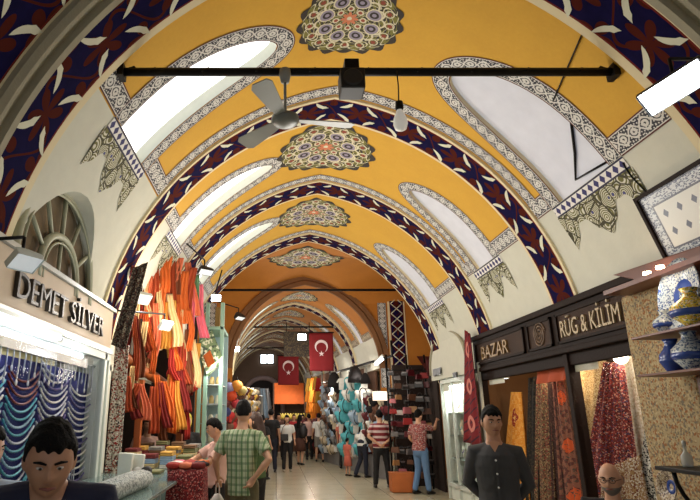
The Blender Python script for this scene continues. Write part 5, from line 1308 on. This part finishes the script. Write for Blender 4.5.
    if skirt is not None:
        mb = MB(); mb.tube([J['pel']+Vector((0, 0, .05))*k, J['pel']-Vector((0, 0, .15))*k, Vector((J['kl'].x/2+J['kr'].x/2, J['pel'].y, J['kl'].z-.02))], [S3(.16, .12), S3(.19, .15), S3(.23, .19)], 24, hint=(1, 0, 0)); mb.build('skirt', skirt, r)
    if pants is not None:
        m_, ln = pants; mb = MB()
        mb.capsule([J['pel']+Vector((0, 0, .06))*k, J['pel'], J['pel']-Vector((0, 0, .05))*k], [((a)*k*fat, b*k*fat) for a, b in ((.158, .112), (.170, .124), (.155, .118))], 20, hint=(1, 0, 0))
        for hp, kn, an in (('hl', 'kl', 'al'), ('hr', 'kr', 'ar')):
            H_, K_, A_ = J[hp], J[kn], J[an]
            if ln == 'long': mb.capsule([H_, L_(H_, K_, .5), K_, L_(K_, A_, .5), L_(K_, A_, .93)], S3(.098, .086, .072, .066, .062), 16)
            else: mb.tube([H_, L_(H_, K_, .5), L_(H_, K_, .95)], S3(.1, .092, .088), 16)
        rem(mb.build('trousers', m_, r), vox, .010)
    if not bald:
        mb = MB()
        def hf(q, w):
            face_ = q.y < -.30 and q.z < .44+.05*sin(q.x*14)
            low = q.z < -.35 and hairstyle == 'short'
            n = 1+.03*sin(q.x*23+q.z*17)+.03*cos(q.y*19+q.x*7)
            if face_ or low: return Vector((w.x*.8, w.y*.8, w.z*.9))*k
            x = w*1.10*n
            if q.z > .3: x.z += .012
            if abs(q.x) > .75 and q.z < -.1 and hairstyle == 'short': x *= .86
            return x*k
        mb.ell(J['hed']+Vector((0, .004, .004))*k, (.079, .101, .120), nu=40, nv=28, M=HM, fn=hf)
        if hairstyle == 'long': mb.capsule([J['hed']+HM @ (Vector((0, .06, .02))*k), J['hed']+HM @ (Vector((0, .085, -.08))*k), J['upr']+Vector((0, .12, -.08))*k], [S3(.075, .05), S3(.085, .04), S3(.07, .025)], 14, hint=(1, 0, 0))
        if hairstyle == 'cap': pass
        rem(mb.build('hair', hair, r), min(vox, .009))
    else:
        mb = MB()
        for s in (-1, 1): mb.ell(J['hed']+HM @ (Vector((s*.070, .045, -.01))*k), S3(.016, .05, .035), nu=12, nv=8, M=HM)
        mb.build('hair', HG, r)
    if face:
        hp = lambda x, y, z: J['hed']+HM @ (Vector((x, y, z))*k)
        for s in (-1, 1):
            mb = MB(); mb.ell(hp(s*.030, -.078, .010), S3(.013, .009, .0048), nu=14, nv=10, M=HM); e = mb.build('eye', EW, r)
            mb = MB(); mb.ell(hp(s*.030, -.0865, .010), S3(.0055, .003, .0045), nu=10, nv=8, M=HM); mb.build('iris', EB, e)
            mb = MB(); mb.tube([hp(s*.012, -.096, .028), hp(s*.032, -.093, .034), hp(s*.052, -.078, .029)], S3(.0035, .005, .003), 7); mb.build('eyebrow', hair, r)
        mb = MB(); mb.capsule([hp(-.024, -.088, -.055), hp(-.010, -.099, -.052), hp(0, -.101, -.0535), hp(.010, -.099, -.052), hp(.024, -.088, -.055)], S3(.003, .0055, .006, .0055, .003), 8); mb.build('mouth', LP, r)
        if beard:
            mb = MB()
            def bf(q, w):
                v = hd(q, w)
                return v*1.035 if (q.z < -.33 and q.y < .35) else v*.9
            mb.ell(J['hed'], (.077, .098, .122), nu=40, nv=30, M=HM, fn=bf); mb.build('beard', beard, r)
        if glasses:
            mb = MB()
            for s in (-1, 1): mb.tube([hp(s*.031+.021*cos(a), -.098, .008+.016*sin(a)) for a in [2*pi*j/14 for j in range(15)]], .002*k, 6); mb.tube([hp(s*.052, -.096, .012), hp(s*.078, -.03, .012), hp(s*.08, .02, .008)], .002*k, 6)
            mb.tube([hp(-.01, -.103, .012), hp(.01, -.103, .012)], .002*k, 6); mb.build('glasses', ironm, r)
    r['joints'] = 1; del r['joints']
    return r, J, HM
cl = lambda n, rgb, rough=.85: mat('cloth_'+n, C(*rgb), rough, noise=.12)
navy = cl('navy', (34, 38, 62)); charcoal = cl('charcoal', (66, 66, 68)); blk = cl('black', (26, 25, 27)); wht = cl('white', (222, 222, 218)); ltblue = cl('light_blue', (170, 188, 206)); pink_ = cl('pink', (216, 176, 164)); olive = cl('olive_khaki', (104, 98, 72)); green_ = cl('green', (70, 96, 58)); jeans = cl('jeans', (96, 128, 168)); redc = cl('red', (170, 40, 46)); brn = cl('brown', (86, 54, 44)); gryc = cl('grey', (130, 126, 118)); dkblue = cl('dark_blue', (30, 34, 50)); salm = cl('salmon', (206, 108, 90))
def f_stripe():
    x, y, z = coords('Object'); s = fr(z/.125+.1)
    return mix((s < .42), C(124, 34, 42), C(206, 186, 184))
strp = mat('red_white_stripes', rough=.85, fn=f_stripe)
def f_plaid():
    x, y, z = coords('Object'); a = fr(x/.06) < .35; b = fr(z/.07) < .35; e = fr(x/.06+.5) < .08
    c = mix(a, C(186, 196, 160), C(112, 140, 96)); c = mix(b*.5, c, C(72, 108, 76)); return mix(e*.6, c, C(60, 80, 60))
plaid = mat('green_plaid', rough=.85, fn=f_plaid)
pat = mat('patterned_shirt', rough=.85, fn=f_speck(C(140, 60, 60), [C(206, 190, 180), C(70, 40, 50), C(180, 90, 80)], 34))

# front left man in navy
d = 1.98; hp_ = PT(45, 452, d)
P1, J, _ = person('black haired man in a navy t-shirt looking down, closest at lower left', (hp_.x+.005, d+.05, 0), .30, 1.68, pose=dict(hed=(.0, -.075, 1.524), nek=(0, -.01, 1.45)), shirt=navy, pants=(dkblue, 'long'), vox=.007, face=True, headrot=(.10, .36), beard=None, skin=SKT)
# seated man at the left edge
p = PT(9, 452, 3.05)
person('man in a pale blue shirt cut off by the left edge of the picture', (p.x-.11, 3.05, 0), .6, 1.56, shirt=ltblue, pants=(dkblue, 'long'), vox=.009, face=True, headrot=(.5, .1), sleeve='short')
# right standing man, hands behind his back
d = 4.85; p = PT(492, 424, d)
P2, J, _ = person('man in a charcoal buttoned shirt standing before the orange carpet, hands behind him', (p.x, d, 0), -.35, 1.69, pose=dict(sl=(.168, .01, 1.372), sr=(-.168, .01, 1.372), el=(.238, .08, 1.12), er=(-.238, .08, 1.12), wl=(.06, .17, .93), wr=(-.06, .18, .95), hed=(0, -.02, 1.612)), shirt=charcoal, pants=(blk, 'long'), vox=.007, face=True, headrot=(.30, .10), sleeve='long', skin=SKT)
mb = MB(); k = 1.69/1.75
mb.prism([(0, 0), (.045, .075), (.0, .085), (-.045, .075)], (0, -.115, 1.385), (1, 0, 0), (0, .35, 1), (0, -.012, 0)); o_ = mb.build('open_neck', SKT, P2); o_.location = (0, 0, -.055)
mb = MB()
for s in (-1, 1): mb.raw([Vector(q) for q in ((s*.005, -.145, 1.375), (s*.075, -.09, 1.475), (s*.085, -.06, 1.50), (s*.05, -.115, 1.385), (s*.005, -.135, 1.375), (s*.07, -.08, 1.475), (s*.08, -.05, 1.50), (s*.05, -.105, 1.385))], [(0,1,2,3),(7,6,5,4),(0,4,5,1),(1,5,6,2),(2,6,7,3),(3,7,4,0)], 0, False)
o_ = mb.build('collar', charcoal, P2); o_.scale = (.86, .9, k); o_.location = (0, .012, -.075)
for z in (1.27, 1.17, 1.07, .97): mb = MB(); mb.ell((0, -.137, z), (.008, .005, .008), nu=10, nv=8); mb.build('button', wht, P2)
mb = MB(); mb.box((0, -.130, 1.13), (.020, .010, .34)); mb.build('placket', charcoal, P2)
# bald seated man
d = 4.6; p = PT(612, 477, d)
sit = dict(pel=(0, .0, .62), wst=(0, .0, .74), cht=(0, -.02, .94), upr=(0, -.03, 1.08), nek=(0, -.04, 1.15), hed=(0, -.075, 1.285), sl=(.185, -.03, 1.085), sr=(-.185, -.03, 1.085), el=(.24, -.06, .82), er=(-.24, -.06, .82), wl=(.13, -.28, .72), wr=(-.13, -.28, .72), hl=(.09, 0, .60), hr=(-.09, 0, .60), kl=(.14, -.42, .50), kr=(-.14, -.42, .50), al=(.14, -.42, .085), ar=(-.14, -.42, .085))
sit = {a: (b[0], b[1], b[2]-.11) if a[0] not in 'ak' else b for a, b in sit.items()}
P3, J, _ = person('bald bearded man with glasses in a dark shirt seated low at the right', (p.x+.02, d+.06, 0), -.55, 1.70, pose=sit, shirt=blk, pants=(charcoal, 'long'), vox=.007, face=True, headrot=(-.15, .12), bald=True, beard=HG, glasses=True, skin=SK)
stl = thing('wooden_stool', 'wooden stool carrying the bald seated man', 'stool', (P3.location.x, P3.location.y, 0), -.55)
mb = MB(); mb.lathe((0, 0, .44), [(0, -.10), (.17, -.10), (.18, -.085), (.18, -.065), (0, -.06)], 24); mb.build('seat', rwood, stl)
for sx in (-1, 1):
    for sy in (-1, 1): mb = MB(); mb.tube([(sx*.10, sy*.10, .345), (sx*.15, sy*.15, 0)], .016, 8); mb.build('leg', rwood, stl)
# plaid man and his neighbours
d = 6.4; p = PT(240, 430, d)
P4, J, _ = person('man in a green plaid shirt seen from behind, holding a white bag', (p.x+.03, d, 0), pi-.35, 1.78, pose=dict(er=(-.34, .10, 1.16), wr=(-.19, .12, .98), el=(.29, .05, 1.14), wl=(.33, -.10, .97)), shirt=plaid, pants=(olive, 'long'), vox=.009, headrot=(.4, .15), hem=.12)
hw = Matrix.Rotation(pi-.35, 4, 'Z') @ (Vector((.34, -.13, .90))*1.78/1.75)+Vector(P4.location)
bagp = Vector((hw.x, hw.y, hw.z-.44))
wb = thing('plastic_bag', 'white plastic carrier bag hanging from the hand of the man in the plaid shirt', 'bag', tuple(bagp))
mb = MB(); mb.tube([(0, 0, 0), (0, 0, .02), (0, 0, .12), (0, 0, .24), (0, 0, .32)], [(.08, .05), (.12, .07), (.13, .075), (.085, .05), (.03, .02)], 20, hint=(1, 0, 0)); mb.build('sack', mat('plastic_white', C(228, 228, 226), .4), wb)
mb = MB(); mb.tube([(-.02, 0, .31), (-.018, 0, .38), (0, 0, .45), (.018, 0, .38), (.02, 0, .31)], .008, 6); mb.build('handle', mat('plastic_white', C(228, 228, 226), .4), wb)
mb = MB(); mb.tube([(-.03+.0*a, -.085, .10+.03*sin(a)) if 0 else (.035*cos(a), -.078, .10+.03*sin(a)) for a in [2*pi*j/12 for j in range(13)]], .006, 6); mb.build('red_logo', redc, wb)
d = 7.1; p = PT(213, 438, d)
person('woman in a pale pink top reaching over the red shawls', (p.x+.06, d, 0), -1.15, 1.60, pose=dict(er=(-.24, -.22, 1.22), wr=(-.20, -.44, 1.12), el=(.22, -.20, 1.18), wl=(.12, -.42, 1.10), hed=(0, -.06, 1.60)), shirt=pink_, pants=(blk, 'long'), vox=.011, face=True, headrot=(-.2, .25))
d = 7.9; p = PT(256, 432, d)
person('person in a dark green top just behind the plaid shirt', (p.x, d, 0), -2.2, 1.66, shirt=green_, pants=(blk, 'long'), vox=.011, headrot=(.2, .1), hairstyle='long', hair=mat('brown_hair', C(60, 36, 26), .6, bump=.4))
p = PT(147, 427, 8.9)
person('seller in a pale top behind the counter among the orange scarves', (p.x, 8.95, 0), .5, 1.60, shirt=pink_, pants=(blk, 'long'), vox=.011, face=True, headrot=(-.2, .1), hair=mat('brown_hair', C(60, 36, 26), .6, bump=.4))
p = PT(186, 424, 9.3)
person('seller in a black top with a yellow headscarf beside the glass booth', (p.x, 9.35, 0), .3, 1.66, shirt=blk, pants=(blk, 'long'), vox=.012, hairstyle='long', hair=mat('yellow_headscarf', C(206, 190, 60), .8))
# right group
d = 14.2; p = PT(380, 430, d)
person('man in red and white striped t-shirt, back turned, hands clasped behind', (p.x, d, 0), pi, 1.76, pose=dict(el=(.30, .06, 1.15), er=(-.30, .06, 1.15), wl=(.07, .17, .97), wr=(-.06, .18, .99), kl=(.13, 0, .5), kr=(-.13, 0, .5), al=(.17, .02, .085), ar=(-.16, .02, .085)), shirt=strp, pants=(blk, 'long'), fat=1.12, vox=.014)
d = 13.7; p = PT(419, 430, d-.6)
person('man in a patterned red shirt and light blue jeans reaching up to the bags', (p.x, d-.6, 0), pi-.9, 1.76, pose=dict(er=(-.24, -.24, 1.34), wr=(-.14, -.46, 1.50), el=(.26, .02, 1.14), wl=(.20, -.16, .98), pel=(0, .04, .92), al=(.14, .10, .085), ar=(-.12, -.05, .085)), shirt=pat, pants=(jeans, 'long'), vox=.014)
d = 16.6; p = PT(365, 430, d)
person('person in a white top leaning towards the stall left of the striped man', (p.x-.1, d, 0), pi-.9, 1.62, pose=dict(wst=(0, -.05, 1.05), cht=(0, -.16, 1.20), upr=(0, -.24, 1.30), nek=(0, -.29, 1.35), hed=(0, -.38, 1.45), sl=(.18, -.24, 1.30), sr=(-.18, -.24, 1.30), el=(.2, -.34, 1.05), er=(-.2, -.34, 1.05), wl=(.16, -.55, .98), wr=(-.16, -.55, .98), al=(.13, .2, .085), ar=(-.12, .0, .085)), shirt=wht, pants=(dkblue, 'long'), vox=.015)
d = 19.4; p = PT(343, 430, d)
person('woman in a red top and dark trousers at the turquoise stall', (p.x, d, 0), pi-.6, 1.68, pose=dict(er=(-.24, -.22, 1.2), wr=(-.18, -.42, 1.25)), shirt=salm, pants=(blk, 'long'), vox=.016, hairstyle='long')
p = PT(348, 455, 16.9)
person('small child in a salmon dress crouching by the stall', (p.x, 17.0, 0), 2.2, 1.02, shirt=salm, pants=(salm, 'short'), skirt=salm, vox=.013, sleeve='short')
# crowd in the aisle
CR = [(319, 22.2, 1.74, pi, wht, (gryc, 'short'), 'man in a white shirt and grey shorts seen from behind in the aisle', 'short', SHOE),
      (309, 23.4, 1.72, pi+.2, pink_, (blk, 'long'), 'man in a pale pink shirt and black trousers left of the white shirt', 'short', SHOE),
      (300, 20.8, 1.68, 2.6, blk, None, 'woman in a black top and brown skirt in the middle of the aisle', 'long', SHOE),
      (287, 18.3, 1.66, .1, wht, (blk, 'long'), 'woman in a white top walking towards us with a black shoulder bag', 'long', SHW),
      (271, 18.2, 1.84, pi, blk, (dkblue, 'long'), 'tall person in black seen from behind left of the walking woman', 'short', SHOE),
      (262, 16.0, 1.64, 2.7, blk, (blk, 'long'), 'person in black close behind the green top', 'short', SHOE),
      (279, 23.5, 1.74, 0, brn, (blk, 'long'), 'person in brown half hidden behind the tall person in black', 'short', SHOE),
      (258, 21.5, 1.66, .3, gryc, (blk, 'long'), 'person in a grey top in the far left of the crowd', 'short', SHOE),
      (252, 20.0, 1.66, .1, brn, (blk, 'long'), 'person in dark brown at the left rim of the crowd', 'long', SHOE),
      (294, 25.5, 1.72, 0, redc, (blk, 'long'), 'person in red far back between the white top and black top', 'short', SHOE),
      (314, 27.0, 1.74, 0, dkblue, (blk, 'long'), 'person in dark blue far back behind the two pale shirts', 'short', SHOE),
      (328, 24.5, 1.70, pi-.5, gryc, (blk, 'long'), 'person in grey standing at the black and pale goods stall', 'short', SHOE),
      (266, 26.5, 1.70, 0, pink_, (blk, 'long'), 'person in pale pink furthest back on the left', 'short', SHOE),
      (303, 28.0, 1.72, 0, gryc, (blk, 'long'), 'person in grey furthest back in the middle', 'short', SHOE)]
for i, (px, d, h, rz, sh_, pa_, lab, hs_, so) in enumerate(CR):
    p = PT(px, 430, d); sw = .05*(-1)**i
    po_ = dict(al=(.12, .02-sw*2, .085), ar=(-.12, .02+sw*2, .085), kl=(.1, -.04, .5), kr=(-.1, -.01, .5), wl=(.25, -.08-sw, .9), wr=(-.25, -.06+sw, .9))
    person(lab, (p.x, d, 0), rz, h, pose=po_, shirt=sh_, pants=pa_, skirt=brn if pa_ is None else None, vox=.02, hairstyle=hs_, shoes=so)
p = PT(287, 437, 18.05)
sbg = thing('shoulder_bag', 'black bag carried at the front by the walking woman', 'bag', (p.x-.08, 18.05, 1.0))
mb = MB(); mb.box((0, 0, 0), (.24, .08, .2)); mb.build('body', BMM['black'], sbg, bevel=.02)
mb = MB(); mb.tube([(-.1, 0, .1), (-.04, .0, .3), (.12, .06, .46)], .01, 6); mb.build('strap', BMM['black'], sbg)
p = PT(303, 425, 20.8)
bp_ = thing('backpack', 'black backpack on the woman in the brown skirt', 'backpack', (p.x+.0, 20.56, 1.12))
mb = MB(); mb.capsule([(0, 0, -.1), (0, 0, .05), (0, 0, .14)], [(.14, .07), (.15, .08), (.11, .06)], 16, hint=(1, 0, 0)); mb.build('body', BMM['black'], bp_)
mb = MB(); mb.tube([(-.08, .02, .16), (-.09, .12, .1), (-.08, .06, -.1)], .012, 6); mb.tube([(.08, .02, .16), (.09, .12, .1), (.08, .06, -.1)], .012, 6); mb.build('strap', BMM['black'], bp_)
sc = bpy.context.scene
w = bpy.data.worlds.new('world'); sc.world = w; w.use_nodes = True
w.node_tree.nodes['Background'].inputs[0].default_value = (.8,.88,1,1); w.node_tree.nodes['Background'].inputs[1].default_value = .35
sc.view_settings.view_transform = 'Standard'; sc.view_settings.look = 'None'; sc.view_settings.gamma = 1; sc.view_settings.exposure = 0
def lamp(name, loc, power, col=(1,1,1), r=.15, typ='POINT', to=None, size=.5, ang=110):
    l = bpy.data.lights.new(name, typ); l.energy = power; l.color = col
    if typ == 'AREA': l.size = size
    elif typ == 'SPOT': l.spot_size = radians(ang); l.spot_blend = .7; l.shadow_soft_size = r
    else: l.shadow_soft_size = r
    o = bpy.data.objects.new(name, l); COL.objects.link(o); o.location = loc
    if to is not None: o.rotation_euler = (Vector(to)-Vector(loc)).to_track_quat('-Z', 'Y').to_euler()
    return o
for y, p in ((5.6, 75), (8.3, 80), (10.9, 75), (14.0, 80), (18.0, 60), (23, 45), (28, 40)):
    lamp('vault_fill', (.77 if y < 16 else V2.xc(y), y, 3.1), p, (1, .95, .87), .35)  # added point lights in mid-air along the nave, brighten the vault without fixtures
for p, f, w_ in LAMPS: lamp('flood_beam', p, w_, (.95, .97, 1), .08, 'SPOT', Vector(p)+Vector(f), ang=140)
# shop interiors
lamp('shop_light', (SX+.22, 4.3, EYE+.55), 5.5, (.85, .93, 1), .08)
lamp('shop_light', (SX+.22, 5.5, EYE+.55), 5.5, (.85, .93, 1), .08)
lamp('stall_light', (-1.3, 7.3, 2.9), 45, (1, .85, .65), .12)
lamp('stall_light', (-1.0, 8.0, 2.2), 30, (1, .9, .75), .12)
lamp('booth_light', (-1.0, 10.0, 2.4), 16, (.95, 1, .98), .1)
lamp('carpet_light', (3.9, 8.2, EYE+.65), 30, (1, .70, .42), .08)
lamp('carpet_light', (3.95, 6.5, EYE+.66), 18, (1, .85, .62), .08)
lamp('carpet_light', (4.0, 5.6, EYE+.66), 30, (1, .92, .8), .08)
lamp('vitrine_light', (XR+.1, 11.0, EYE+.6), 80, (.94, 1, .97), .08)
lamp('vitrine_light', (XR+.1, 12.0, EYE+.6), 80, (.94, 1, .97), .08)
lamp('ceramic_light', (2.9, 4.3, EYE+1.0), 4, (1, .8, .6), .06)
for x, y, p in ((2.6, 15.2, 25), (2.4, 17.5, 45), (1.9, 21, 45), (1.4, 25, 40), (-.6, 14, 35), (-.9, 19, 35)):
    lamp('stall_light', (x, y-.6, 2.7), p, (1, .92, .82), .15)
